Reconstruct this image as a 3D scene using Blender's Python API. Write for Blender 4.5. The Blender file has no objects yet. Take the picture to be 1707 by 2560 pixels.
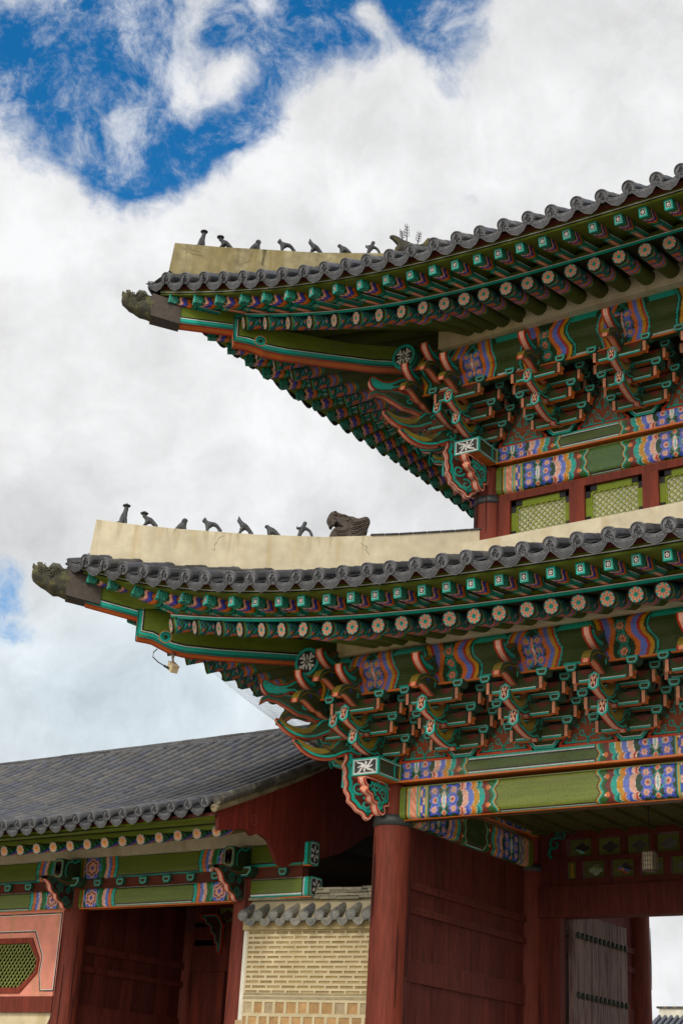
import bpy, math, random
import numpy as np
from mathutils import Matrix, Vector
rnd = random.Random(7)
sc = bpy.context.scene
COL = sc.collection
# ------------------------------------------------------------------ camera
cam_pos = (12.595, -19.414, 1.6)
yaw, pitch, roll = math.radians(35.618), math.radians(22.715), math.radians(3.229)
fwd = np.array([-math.sin(yaw)*math.cos(pitch), math.cos(yaw)*math.cos(pitch), math.sin(pitch)])
r0 = np.array([math.cos(yaw), math.sin(yaw), 0.0]); u0 = np.cross(r0, fwd)
rgt = math.cos(roll)*r0 + math.sin(roll)*u0
upv = -math.sin(roll)*r0 + math.cos(roll)*u0
cam = bpy.data.cameras.new('camera'); co = bpy.data.objects.new('camera', cam); COL.objects.link(co)
cam.sensor_fit = 'VERTICAL'; cam.sensor_height = 36; cam.sensor_width = 24; cam.lens = 36*3712.9/2560
cam.clip_end = 2000
m = Matrix.Identity(4)
for i in range(3):
    m[i][0], m[i][1], m[i][2], m[i][3] = rgt[i], upv[i], -fwd[i], cam_pos[i]
co.matrix_world = m
sc.camera = co
# ------------------------------------------------------------------ light
SUN_EL, SUN_AZ = math.radians(37), math.radians(160)      # azimuth clockwise from +Y
sd = Vector((math.sin(SUN_AZ)*math.cos(SUN_EL), math.cos(SUN_AZ)*math.cos(SUN_EL), math.sin(SUN_EL)))
sl = bpy.data.lights.new('sun', 'SUN'); sl.energy = 1.3; sl.angle = math.radians(12); sl.color = (1, .95, .87)
so = bpy.data.objects.new('sun', sl); COL.objects.link(so); so.location = (20, -30, 30)
so.rotation_euler = sd.to_track_quat('Z', 'Y').to_euler()
w = bpy.data.worlds.new('World'); sc.world = w; w.use_nodes = True
wn = w.node_tree.nodes; wl = w.node_tree.links; wn.clear()
def N(t, **k):
    n = wn.new(t)
    for a, b in k.items(): setattr(n, a, b)
    return n
def M_(op, a, b=None, c=None):
    n = N('ShaderNodeMath', operation=op)
    for i, v in enumerate((a, b, c)):
        if v is None: continue
        if isinstance(v, (int, float)): n.inputs[i].default_value = v
        else: wl.new(v, n.inputs[i])
    return n.outputs[0]
def dotc(sock, v):
    n = N('ShaderNodeVectorMath', operation='DOT_PRODUCT'); wl.new(sock, n.inputs[0]); n.inputs[1].default_value = v
    return n.outputs['Value']
tc = N('ShaderNodeTexCoord'); D = tc.outputs['Generated']
A_ = dotc(D, tuple(rgt)); B_ = dotc(D, tuple(upv))
cv = N('ShaderNodeCombineXYZ'); wl.new(A_, cv.inputs[0]); wl.new(B_, cv.inputs[1]); wl.new(dotc(D, tuple(fwd)), cv.inputs[2])
def noise(vec, scale, detail=8, rough=.6, dist=0.0):
    n = N('ShaderNodeTexNoise'); wl.new(vec, n.inputs['Vector']); n.inputs['Scale'].default_value = scale
    n.inputs['Detail'].default_value = detail; n.inputs['Roughness'].default_value = rough; n.inputs['Distortion'].default_value = dist
    return n.outputs['Fac']
warp = N('ShaderNodeVectorMath', operation='ADD'); wl.new(cv.outputs[0], warp.inputs[0])
nz = N('ShaderNodeTexNoise'); wl.new(cv.outputs[0], nz.inputs['Vector']); nz.inputs['Scale'].default_value = 9; nz.inputs['Detail'].default_value = 6
ws = N('ShaderNodeVectorMath', operation='SCALE'); wl.new(nz.outputs['Color'], ws.inputs[0]); ws.inputs['Scale'].default_value = .07
wl.new(ws.outputs[0], warp.inputs[1])
sep = N('ShaderNodeSeparateXYZ'); wl.new(warp.outputs[0], sep.inputs[0])
WA, WB = sep.outputs[0], sep.outputs[1]
def px(x, y):      # picture coordinates (1568 wide) of a cloud gap -> sky direction components
    d = fwd + (x*1.0887-853.5)/3712.9*rgt - (y*1.0887-1280)/3712.9*upv
    d = d/np.linalg.norm(d); return float(d@rgt)+.035, float(d@upv)+.035
def blob(x, y, rx, ry, wgt, ang=0):
    a0, b0 = px(x, y); rx, ry = rx*1.0887/3712.9, ry*1.0887/3712.9
    c, s = math.cos(math.radians(ang)), math.sin(math.radians(ang))
    da = M_('SUBTRACT', WA, a0); db = M_('SUBTRACT', WB, b0)
    p = M_('DIVIDE', M_('ADD', M_('MULTIPLY', da, c), M_('MULTIPLY', db, s)), rx)
    q = M_('DIVIDE', M_('SUBTRACT', M_('MULTIPLY', db, c), M_('MULTIPLY', da, s)), ry)
    e = M_('POWER', 2.718, M_('MULTIPLY', M_('ADD', M_('MULTIPLY', p, p), M_('MULTIPLY', q, q)), -1.0))
    return M_('MULTIPLY', e, wgt)
blue = None
for b in ((110, 200, 230, 190, .80, 0), (330, 310, 130, 150, .85, -20), (380, 90, 190, 110, .62, 0), (690, 70, 170, 110, .92, 10), (570, 270, 110, 70, .5, 40),
          (950, 30, 140, 80, .75, 0), (1060, 110, 70, 80, .5, 0), (20, 60, 150, 90, .35, 0), (10, 1350, 90, 90, .52, 20), (55, 1440, 60, 40, .28, 0), (500, 340, 120, 40, .40, 20)):
    e = blob(*b); blue = e if blue is None else M_('ADD', blue, e)
for b in ((850, 60, 60, 45, -.65, -30), (455, 140, 130, 45, -.45, 62), (620, 40, 28, 60, -.5, -20), (560, 190, 60, 35, -.45, 30), (100, 60, 150, 50, -.22, 10), (235, 300, 100, 30, -.36, 20)):
    blue = M_('ADD', blue, blob(*b))
fine = noise(warp.outputs[0], 22, 12, .66)
mid_ = noise(warp.outputs[0], 9, 6, .6)
blue = M_('ADD', M_('SUBTRACT', M_('MULTIPLY', blue, 1.25), .20), M_('ADD', M_('MULTIPLY', M_('SUBTRACT', fine, .5), 1.35), M_('MULTIPLY', M_('SUBTRACT', mid_, .5), .7)))
mr = N('ShaderNodeMapRange', interpolation_type='SMOOTHSTEP'); wl.new(blue, mr.inputs[0])
mr.inputs[1].default_value = .02; mr.inputs[2].default_value = .62
wisp = noise(warp.outputs[0], 15, 12, .72, .0)
mw = N('ShaderNodeMapRange', interpolation_type='SMOOTHSTEP'); wl.new(wisp, mw.inputs[0]); mw.inputs[1].default_value = .46; mw.inputs[2].default_value = .72; mw.inputs[4].default_value = .70
gap = M_('MULTIPLY', mr.outputs[0], M_('SUBTRACT', 1.0, mw.outputs[0]))
# cloud brightness: soft grey bellies, bright crowns
low = noise(warp.outputs[0], 5.5, 5, .5); hi = noise(warp.outputs[0], 15, 10, .64)
cb = M_('ADD', M_('MULTIPLY', M_('SUBTRACT', low, .5), .62), M_('MULTIPLY', M_('SUBTRACT', hi, .5), .58))
shade = None
for b in ((1300, 250, 330, 260, .12, 0), (620, 430, 300, 110, .10, 10), (850, 430, 120, 60, .1, 0), (80, 520, 160, 140, .08, 0), (160, 1000, 120, 60, .06, 0), (820, 900, 300, 300, -.02, 0),
          (300, 1620, 420, 230, -.20, 0), (60, 1500, 160, 200, .02, 0), (1330, 380, 150, 60, -.05, 30)):
    e = blob(*b); shade = e if shade is None else M_('ADD', shade, e)
cb = M_('MINIMUM', M_('ADD', M_('ADD', cb, shade), .80), .96)
cr = N('ShaderNodeCombineColor')
wl.new(M_('MULTIPLY', cb, 10.0), cr.inputs[0])
tint = M_('MAXIMUM', M_('MULTIPLY', blob(300, 1620, 520, 260, 1.0), 1.0), 0.0)
wl.new(M_('MULTIPLY', cb, M_('ADD', 10.05, M_('MULTIPLY', tint, 1.4))), cr.inputs[1])
wl.new(M_('MULTIPLY', cb, M_('ADD', 10.15, M_('MULTIPLY', tint, 2.2))), cr.inputs[2])
sky = N('ShaderNodeTexSky', sky_type='NISHITA'); sky.sun_disc = False
sky.sun_elevation = SUN_EL; sky.sun_rotation = SUN_AZ; sky.air_density = 1.2; sky.dust_density = .3; sky.ozone_density = 3.0
hs = N('ShaderNodeHueSaturation'); hs.inputs['Saturation'].default_value = 1.42; hs.inputs['Value'].default_value = 1.38; wl.new(sky.outputs[0], hs.inputs['Color'])
mx = N('ShaderNodeMix', data_type='RGBA'); wl.new(gap, mx.inputs[0]); wl.new(cr.outputs[0], mx.inputs[6]); wl.new(hs.outputs[0], mx.inputs[7])
# broad sunward glow added to the unseen sky behind the camera, as front fill
glow_c = (math.sin(math.radians(172))*math.cos(math.radians(24)), math.cos(math.radians(172))*math.cos(math.radians(24)), math.sin(math.radians(24)))
gl = M_('POWER', M_('MAXIMUM', dotc(D, glow_c), 0.0), 4.0)
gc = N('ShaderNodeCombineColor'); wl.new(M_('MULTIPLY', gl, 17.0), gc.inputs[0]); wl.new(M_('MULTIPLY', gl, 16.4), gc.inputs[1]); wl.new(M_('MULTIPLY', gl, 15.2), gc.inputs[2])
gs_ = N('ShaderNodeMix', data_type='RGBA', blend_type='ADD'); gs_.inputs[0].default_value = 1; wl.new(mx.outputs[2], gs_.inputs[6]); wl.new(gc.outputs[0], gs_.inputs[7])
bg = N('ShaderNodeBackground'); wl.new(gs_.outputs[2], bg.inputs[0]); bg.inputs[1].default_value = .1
wo = N('ShaderNodeOutputWorld'); wl.new(bg.outputs[0], wo.inputs[0])
vs = sc.view_settings; vs.view_transform = 'Standard'; vs.look = 'None'; vs.gamma = 1; vs.use_curve_mapping = False; vs.exposure = 0.0
sc.cycles.max_bounces = 6; sc.cycles.diffuse_bounces = 4; sc.cycles.transparent_max_bounces = 8
# ------------------------------------------------------------------ palette (linear albedo)
TEAL = (.008, .40, .31); TEAL2 = (.005, .16, .115); DGRN = (.012, .05, .015); OLIV = (.13, .18, .012); MOSS = (.075, .095, .012); LIME = (.23, .30, .015)
BLUE = (.04, .07, .52); LBLU = (.14, .20, .62); ORNG = (.72, .17, .02); REDO = (.50, .035, .008); BRWN = (.16, .022, .010); PINK = (.82, .42, .30); SALM = (.80, .30, .16)
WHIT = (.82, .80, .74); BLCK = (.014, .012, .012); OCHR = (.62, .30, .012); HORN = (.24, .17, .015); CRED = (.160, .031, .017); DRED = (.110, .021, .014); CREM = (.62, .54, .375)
TILE = (.055, .056, .061); TLIT = (.17, .175, .185)
# ------------------------------------------------------------------ materials
def mat(name, rough=.55, stretch=(3, 3, 3), amt=.35, fine=30, bump=.15, metal=0, blotch=None, bcol=(.3, .3, .3), spec=.4):
    mt = bpy.data.materials.new(name); mt.use_nodes = True; nt = mt.node_tree; n = nt.nodes; l = nt.links
    bs = n['Principled BSDF']; at = n.new('ShaderNodeAttribute'); at.attribute_name = 'Col'
    tcn = n.new('ShaderNodeTexCoord'); mp = n.new('ShaderNodeMapping'); mp.inputs['Scale'].default_value = stretch
    l.new(tcn.outputs['Object'], mp.inputs[0])
    n1 = n.new('ShaderNodeTexNoise'); n1.inputs['Scale'].default_value = 1; n1.inputs['Detail'].default_value = 7; n1.inputs['Roughness'].default_value = .65; l.new(mp.outputs[0], n1.inputs['Vector'])
    n2 = n.new('ShaderNodeTexNoise'); n2.inputs['Scale'].default_value = fine; n2.inputs['Detail'].default_value = 4; l.new(tcn.outputs['Object'], n2.inputs['Vector'])
    if stretch[0] > stretch[2]*4: l.new(mp.outputs[0], n2.inputs['Vector']); n2.inputs['Scale'].default_value = 3.7
    ad = n.new('ShaderNodeMath'); ad.operation = 'ADD'; l.new(n1.outputs[0], ad.inputs[0]); l.new(n2.outputs[0], ad.inputs[1])
    mrr = n.new('ShaderNodeMapRange'); l.new(ad.outputs[0], mrr.inputs[0]); mrr.inputs[1].default_value = .65; mrr.inputs[2].default_value = 1.35
    mrr.inputs[3].default_value = 1-amt; mrr.inputs[4].default_value = 1+amt*.55
    mu = n.new('ShaderNodeMix'); mu.data_type = 'RGBA'; mu.blend_type = 'MULTIPLY'; mu.inputs[0].default_value = 1
    l.new(at.outputs['Color'], mu.inputs[6]); l.new(mrr.outputs[0], mu.inputs[7])
    out = mu.outputs[2]
    if blotch:
        n3 = n.new('ShaderNodeTexNoise'); n3.inputs['Scale'].default_value = 1; n3.inputs['Detail'].default_value = 5
        mp3 = n.new('ShaderNodeMapping'); mp3.inputs['Scale'].default_value = blotch[0]; l.new(tcn.outputs['Object'], mp3.inputs[0]); l.new(mp3.outputs[0], n3.inputs['Vector'])
        m3 = n.new('ShaderNodeMapRange'); l.new(n3.outputs[0], m3.inputs[0]); m3.inputs[1].default_value = blotch[1]; m3.inputs[2].default_value = blotch[2]; m3.inputs[4].default_value = blotch[3]
        x3 = n.new('ShaderNodeMix'); x3.data_type = 'RGBA'; l.new(m3.outputs[0], x3.inputs[0]); l.new(out, x3.inputs[6]); x3.inputs[7].default_value = (*bcol, 1)
        out = x3.outputs[2]
    l.new(out, bs.inputs['Base Color']); bs.inputs['Roughness'].default_value = rough; bs.inputs['Metallic'].default_value = metal
    bs.inputs['Specular IOR Level'].default_value = spec
    if bump:
        bp = n.new('ShaderNodeBump'); bp.inputs['Strength'].default_value = bump; bp.inputs['Distance'].default_value = .01; l.new(ad.outputs[0], bp.inputs['Height']); l.new(bp.outputs[0], bs.inputs['Normal'])
    return mt
PAINT = mat('painted_wood', .6, (2.2, 2.2, 7), .34, 45, .10, spec=.22, blotch=((2.1, 2.1, 3.2), .50, .74, .26), bcol=(.13, .115, .07))
BEAMP = mat('beam_paint', .42, (1.2, 9, 14), .36, 30, .10, spec=.45, blotch=((.9, 3, 7), .52, .72, .30), bcol=(.20, .17, .08))
WOODR = mat('red_lacquered_wood', .65, (9, 9, .7), .5, 25, .18, spec=.2, blotch=((3, 3, .35), .56, .72, .55), bcol=(.27, .045, .016))
WOODD = mat('plank_wood', .7, (10, 10, .8), .55, 25, .25, spec=.2, blotch=((5, 5, .6), .58, .75, .4), bcol=(.10, .035, .026))
WEATH = mat('weathered_door_wood', .75, (14, 14, 1.1), .6, 30, .4, blotch=((14, 14, 1.1), .50, .60, .85), bcol=(.055, .02, .016))
TILEM = mat('grey_clay_tile', .58, (5, 5, 5), .45, 30, .35, blotch=((2, 2, 2), .58, .75, .35), bcol=(.12, .11, .095))
TILEO = mat('weathered_clay_tile', .7, (6, 6, 6), .5, 30, .5, blotch=((5, 5, 5), .55, .7, .6), bcol=(.30, .27, .19))
PLAST = mat('stained_lime_plaster', .85, (1.3, 1.3, .5), .24, 5, .1, blotch=((3.6, 3.6, .42), .54, .72, .5), bcol=(.42, .28, .09))
PLASU = mat('mossy_lime_plaster', .85, (2, 2, .7), .5, 7, .15, blotch=((4, 4, .4), .40, .62, .75), bcol=(.20, .155, .05))
CLAY = mat('fired_clay', .75, (9, 9, 9), .5, 40, .6)
MOSSY = mat('mossy_clay', .85, (11, 11, 11), .6, 50, .9, blotch=((9, 9, 9), .5, .66, .6), bcol=(.13, .12, .03))
METAL = mat('dark_iron', .5, (8, 8, 8), .4, 30, .2, metal=.4)
BRICK = mat('brick_face', .85, (9, 9, 9), .35, 60, .5)
GROUND = mat('sandy_ground', .9, (.4, .4, .4), .3, 9, .3)
# ------------------------------------------------------------------ mesh builder
def nrm(v):
    v = np.asarray(v, float); return v/np.linalg.norm(v)
class MB:
    def __init__(s, swap=False): s.V = []; s.F = []; s.C = []; s.S = []; s.n = 0; s.swap = swap
    def add(s, v, f, col, smooth=False, M=None):
        v = np.asarray(v, float).reshape(-1, 3)
        if M is not None: v = v@M[:3, :3].T + M[:3, 3]
        if s.swap: v = v[:, [1, 0, 2]]
        c = np.asarray(col, float)
        if c.ndim == 1: c = np.tile(c, (len(v), 1))
        s.V.append(v); s.C.append(c)
        for q in f:
            q = [int(i)+s.n for i in q]
            if s.swap: q = q[::-1]
            s.F.append(q); s.S.append(smooth)
        s.n += len(v)
    def grid(s, P, C, smooth=True, M=None, flip=False):
        nu, nv = P.shape[:2]; i = np.arange(nu*nv).reshape(nu, nv)
        f = np.stack([i[:-1, :-1], i[1:, :-1], i[1:, 1:], i[:-1, 1:]], -1).reshape(-1, 4)
        if flip: f = f[:, ::-1]
        C = np.asarray(C, float)
        s.add(P.reshape(-1, 3), f, C if C.ndim == 1 else C.reshape(-1, 3), smooth, M)
    def box(s, a, b, col, M=None, cols=None):
        (x0, y0, z0), (x1, y1, z1) = a, b
        v = np.array([(x0,y0,z0),(x1,y0,z0),(x1,y1,z0),(x0,y1,z0),(x0,y0,z1),(x1,y0,z1),(x1,y1,z1),(x0,y1,z1)], float)
        fs = [(0,3,2,1),(4,5,6,7),(0,1,5,4),(2,3,7,6),(0,4,7,3),(1,2,6,5)]   # bottom top front(-y) back left right
        if cols is None: s.add(v, fs, col, False, M)
        else:
            for k, f in enumerate(fs):
                s.add(v[list(f)], [(0, 1, 2, 3)], cols.get(k, col), False, M)
    def bar(s, a, b, w, h, col, up=(0, 0, 1)):
        a = np.array(a, float); b = np.array(b, float); d = b-a; L = np.linalg.norm(d); d /= L
        sd_ = np.cross(d, up); sd_ /= np.linalg.norm(sd_); u = np.cross(sd_, d)
        M = np.eye(4); M[:3, 0] = d; M[:3, 1] = -sd_; M[:3, 2] = u; M[:3, 3] = a
        s.box((0, -w/2, -h/2), (L, w/2, h/2), col, M)
    def tube(s, pts, r, col, n=10, cap=True, smooth=True, M=None):
        pts = np.asarray(pts, float); k = len(pts); r = np.broadcast_to(np.asarray(r, float), (k,))
        t = np.gradient(pts, axis=0); t /= np.linalg.norm(t, axis=1)[:, None]
        ref = np.array([0, 0, 1.]) if abs(t[0][2]) < .8 else np.array([0, 1., 0])
        P = np.zeros((k, n+1, 3)); a = np.linspace(0, 2*math.pi, n+1)
        for i in range(k):
            s_ = np.cross(t[i], ref); s_ /= np.linalg.norm(s_); u = np.cross(s_, t[i])
            P[i] = pts[i]+r[i]*(np.cos(a)[:, None]*s_+np.sin(a)[:, None]*u)
        c = np.asarray(col, float); C = c if c.ndim == 1 else (np.repeat(c[:, None, :], n+1, 1) if c.ndim == 2 else c)
        s.grid(P, C, smooth, M)
        if cap:
            for i, fl in ((0, False), (k-1, True)):
                cc = c if c.ndim == 1 else (c[i] if c.ndim == 2 else c[i][0])
                q = list(range(n)); s.add(P[i, :n], [q if fl else q[::-1]], cc, False, M)
    def lathe(s, prof, col, n=16, M=None, smooth=True):
        prof = np.asarray(prof, float); a = np.linspace(0, 2*math.pi, n+1)
        P = np.stack([prof[:, 0][:, None]*np.cos(a), prof[:, 0][:, None]*np.sin(a), np.repeat(prof[:, 1][:, None], n+1, 1)], -1)
        s.grid(P, col, smooth, M, flip=True)
    def prism(s, poly, O, U, V, t, face, edge=None, bands=(), up=None, both=True, edge3=None):
        """outline poly (2D) in the plane O,U,V, thickness t; bands = ((width, colour), ...) painted along the rim"""
        O, U, V = (np.array(q, float) for q in (O, U, V)); W = np.cross(U, V); poly = np.asarray(poly, float)
        if np.sum(poly[:, 0]*np.roll(poly[:, 1], -1)-np.roll(poly[:, 0], -1)*poly[:, 1]) < 0: poly = poly[::-1]
        n = len(poly)
        def P3(p, h): return O+p[:, :1]*U+p[:, 1:2]*V+h*W
        s.add(P3(poly, t/2), [list(range(n))], face)
        s.add(P3(poly, -t/2), [list(range(n))[::-1]], face)
        for i in range(n):
            j = (i+1) % n; p, q = poly[i], poly[j]; e = q-p; L = np.hypot(*e)
            if L < 1e-6: continue
            nn = np.array([e[1], -e[0]])/L
            nw = nn[0]*U+nn[1]*V
            c = edge if edge is not None else face
            if up is not None: c = up(nn)
            pq = np.array([p, q])
            if edge3 is not None and nn[1] < .2:
                hs = (-t/2, -t*.28, t*.28, t/2)
                for k in range(3):
                    a = P3(pq, hs[k]); b = P3(pq, hs[k+1])
                    s.add([a[0], a[1], b[1], b[0]], [(0, 1, 2, 3)], edge3[1] if k == 1 else edge3[0])
            else:
                a = P3(pq, -t/2); b = P3(pq, t/2)
                s.add([a[0], a[1], b[1], b[0]], [(0, 1, 2, 3)], c)
        if bands:
            e = np.roll(poly, -1, 0)-poly; L = np.hypot(e[:, 0], e[:, 1])[:, None]+1e-9; e = e/L
            nin = np.stack([-e[:, 1], e[:, 0]], -1); npv = np.roll(nin, 1, 0)
            mit = nin+npv; mit /= np.maximum(.45, np.sum(mit*nin, 1))[:, None]
            d0 = 0
            for k, (wd, c) in enumerate(bands):
                a = poly+mit*d0; b = poly+mit*(d0+wd); d0 += wd
                for sg in ((1, -1) if both else (1,)):
                    h = sg*(t/2+.003)
                    A3, B3 = P3(a, h), P3(b, h)
                    v = np.concatenate([A3, B3]); f = [(i, (i+1) % n, n+(i+1) % n, n+i) for i in range(n)]
                    s.add(v, f if sg > 0 else [q[::-1] for q in f], c)
    def ribbon(s, pts, w, O, U, V, h, col, sg=1):
        O, U, V = (np.array(q, float) for q in (O, U, V)); W = np.cross(U, V)
        p = np.asarray(pts, float); t = np.gradient(p, axis=0); t /= (np.hypot(t[:, 0], t[:, 1])[:, None]+1e-9)
        nn = np.stack([-t[:, 1], t[:, 0]], -1); w = np.broadcast_to(np.asarray(w, float), (len(p),))[:, None]/2
        a = p+nn*w; b = p-nn*w
        f3 = lambda q: O+q[:, :1]*U+q[:, 1:2]*V+h*W
        P = np.stack([f3(b), f3(a)], 1); s.grid(P, col, False, flip=(sg < 0))
    def build(s, name, mt, parent=None, M=None):
        V = np.concatenate(s.V); C = np.concatenate(s.C)
        me = bpy.data.meshes.new(name)
        tot = np.array([len(f) for f in s.F], np.int32); lo = np.concatenate([np.array(f, np.int32) for f in s.F]) if len(s.F) < 3 else np.fromiter((i for f in s.F for i in f), np.int32)
        me.vertices.add(len(V)); me.vertices.foreach_set('co', V.astype(np.float32).ravel())
        me.loops.add(len(lo)); me.loops.foreach_set('vertex_index', lo)
        me.polygons.add(len(tot)); me.polygons.foreach_set('loop_start', np.concatenate([[0], np.cumsum(tot)[:-1]]).astype(np.int32))
        me.polygons.foreach_set('loop_total', tot); me.polygons.foreach_set('use_smooth', np.array(s.S, bool))
        me.update(calc_edges=True)
        ca = me.color_attributes.new('Col', 'FLOAT_COLOR', 'POINT')
        ca.data.foreach_set('color', np.concatenate([C, np.ones((len(C), 1))], 1).astype(np.float32).ravel())
        me.validate(); me.materials.append(mt)
        return inst(name, me, parent, M)
def inst(name, me, parent=None, M=None):
    o = bpy.data.objects.new(name, me); COL.objects.link(o)
    if M is not None: o.matrix_world = Matrix([list(map(float, r)) for r in M])
    if parent is not None:
        o.parent = parent
        o.matrix_parent_inverse = wmat(parent).inverted()
    WM[o.name] = Matrix([list(map(float, r)) for r in M]) if M is not None else Matrix.Identity(4)
    return o
WM = {}
def wmat(o): return WM.get(o.name, Matrix.Identity(4))
def thing(name, label, cat, loc=(0, 0, 0), group=None):
    o = bpy.data.objects.new(name, None); COL.objects.link(o); o.location = loc; WM[o.name] = Matrix.Translation(loc)
    o.empty_display_size = .3
    return tag(o, label, cat, group)
def tag(o, label, cat, group=None):
    o['label'] = label; o['category'] = cat
    if group: o['group'] = group
    return o
def structure(o): o['kind'] = 'structure'; return o
def T(x=0, y=0, z=0, rz=0, s=1):
    M = np.eye(4); c, q = math.cos(rz), math.sin(rz); M[:2, :2] = [[c*s, -q*s], [q*s, c*s]]; M[2, 2] = s; M[:3, 3] = (x, y, z); return M
def interp(tab):
    xs, ys = np.array(tab).T
    return lambda x: np.interp(x, xs, ys)
def smooth_tab(tab, sig=.45):
    xs, ys = np.array(sorted(tab)).T; g = np.linspace(xs[0], xs[-1], 200); y = np.interp(g, xs, ys)
    # local quadratic-ish smoothing so that the eave is one fair curve
    k = np.polynomial.polynomial.Polynomial.fit(xs, ys, 6); sl = (k(xs[0]+.4)-k(xs[0]))/.4
    return lambda x: k(np.clip(x, xs[0], xs[-1]))+sl*np.minimum(0, np.asarray(x, float)-xs[0])*.9
def chaik(p, n=1):
    p = np.asarray(p, float)
    for _ in range(n):
        q = np.roll(p, -1, 0); p = np.stack([p*.75+q*.25, p*.25+q*.75], 1).reshape(-1, 2)
    return p
def spiral(cx, cy, r, turns=1.4, a0=0, n=22, sgn=1):
    t = np.linspace(0, 1, n); a = a0+sgn*t*turns*2*math.pi; rr = r*(1-.85*t)
    return np.stack([cx+rr*np.cos(a), cy+rr*np.sin(a)], -1)
# ------------------------------------------------------------------ painted patterns as vertex colours
def lay(C, m, c): C[m] = c
def wave(v, n, a): return a*np.abs(np.cos(math.pi*n*v))
def flower(C, x, y, cx, cy, r, cols=(LBLU, BLUE, PINK, SALM), n=6, ph=0):
    d = np.hypot(x-cx, y-cy); a = np.arctan2(y-cy, x-cx)+ph; pet = .78+.22*np.abs(np.cos(n*a/2))
    for k, c in zip((1, .80, .62, .30), cols): lay(C, d < r*k*pet, c)
    lay(C, d < r*.14, TEAL)
def head_pattern(s, t, H, W=1.72):
    """painted beam end: s = metres from the column, t = metres from the lower edge"""
    s = s/1.0; C = np.zeros(s.shape+(3,)); C[:] = DGRN; v = t/H
    k = min(1, H/.5)
    lay(C, s < .12, OLIV)
    x0 = .12+.03*np.abs(v-.5)*0
    for a, b, c in ((.10, .125, BLCK), (.125, .15, OCHR), (.15, .185, TEAL), (.185, .31, SALM), (.31, .335, TEAL), (.335, .36, OCHR), (.36, .47, DGRN), (.47, .49, OCHR), (.49, .51, TEAL)):
        lay(C, (s >= a) & (s < b), c)
    # scrolls in the two narrow bands
    m = (s > .195) & (s < .30); lay(C, m & (np.abs(np.sin(t*20+s*30)) < .28), PINK)
    lay(C, m & (np.abs(np.sin(t*20+s*30+1.4)) < .13), REDO)
    wv = .415+.03*np.sin(t*26)
    lay(C, (np.abs(s-wv) < .022), np.array(PINK)); lay(C, (np.abs(s-.415-.03*np.sin(t*26+math.pi)) < .018), BLUE)
    lay(C, (np.abs(s-.415) < .055) & (np.abs(s-.415) > .045), TEAL)
    # lotus panel .51 - 1.06
    m0 = (s > .51) & (s < 1.08)
    D_ = C.copy(); lay(D_, m0, DGRN)
    cy = H*.5 if H > .4 else H*.86
    for cx, sg in ((.64, 1), (.94, -1)):
        for yy in (cy+.14, cy-.14): flower(D_, s, t, cx-.02*sg, yy, .085)
        flower(D_, s, t, cx+.01*sg, cy, .115, (LBLU, BLUE, LBLU, PINK))
        lay(D_, (np.hypot(s-cx, t-cy) < .05), PINK); lay(D_, (np.hypot(s-cx, t-cy) < .025), REDO)
    for q in (-1, 1):      # lattice of ribbons
        lay(D_, np.abs((s-.79)-q*(((t-cy)*.9) % .26-.13)) < .011, TEAL)
    e = ((s-.79)/.045)**2+((t-cy)/.13)**2; lay(D_, e < 1.0, PINK); lay(D_, e < .62, WHIT); lay(D_, (e < .35) & (np.abs(s-.79) < .008), TEAL)
    for dy in (-.2, .2): lay(D_, np.hypot((s-.79), (t-cy-dy)*.8) < .035, SALM); lay(D_, np.hypot((s-.79), (t-cy-dy)*.8) < .016, REDO)
    for cx in (.56, .70, .88, 1.02):
        for dy in (-.22, .22): lay(D_, np.maximum(np.abs(s-cx)*.9, np.abs(t-cy-dy)) < .026, BLUE)
    C[m0] = D_[m0]
    # tongues of colour, 1.06 .. 1.55
    u = (t-cy)/.13; lobe = np.sqrt(np.clip(1-(np.clip(np.abs(u), 0, 1))**2, 0, 1))*.06
    un = (np.abs(t-cy)-.13)/.13; lobe = np.where(np.abs(u) > 1, -.03+.055*np.sqrt(np.clip(1-((np.clip(un, 0, 1)-.5)*2)**2, 0, 1))-.02*np.clip(un, 0, 2), lobe)
    b = 1.06
    for c, c2 in ((PINK, REDO), (LBLU, BLUE), (OCHR, ORNG), (TEAL, TEAL2), (BRWN, BRWN)):
        m = s > b+lobe; lay(C, m, c); 
        lay(C, m & (np.abs(u) > 1) & (s < b+lobe+.05) & (s > b+lobe+.018), c2)
        lay(C, (s > b+lobe) & (s < b+lobe+.007), WHIT if c is not BRWN else REDO)
        b += .094
    z = .028*np.cos((t-cy)*2*math.pi/.27)
    lay(C, s > 1.55+z, DGRN); lay(C, s > 1.565+z, (.02, .11, .012))
    for dy in (-.13, .13): lay(C, (np.hypot(s-1.545, t-cy-dy) < .035), ORNG); lay(C, (np.hypot(s-1.585, t-cy-dy) < .013), WHIT)
    z2 = .022*np.cos((t-cy)*2*math.pi/.2)+.03*((t-cy)/.2)**2*(H > .4)
    lay(C, s > 1.625+z2, TEAL); lay(C, s > 1.655+z2, OCHR); lay(C, s > 1.675+z2, BLCK); lay(C, s > 1.695+z2, OLIV)
    for q in (.17, .335, .51):
        pass
    return C, s > 1.695+z2
def beam_paint(s, t, H, L, W=1.72, plain=OLIV, top=True):
    sl = np.minimum(s, L-s); C, mid = head_pattern(sl, t, H, W)
    C[mid] = plain
    for a, b, c in ((0, .012, BLCK), (.012, .045, TEAL), (.045, .056, WHIT), (.056, .078, BLCK)): lay(C, mid & (t >= a) & (t < b), c)
    if top:
        for a, b, c in ((0, .03, TEAL), (.03, .042, WHIT), (.042, .065, BLCK)): lay(C, mid & (H-t >= a) & (H-t < b), c)
    return C
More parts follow.
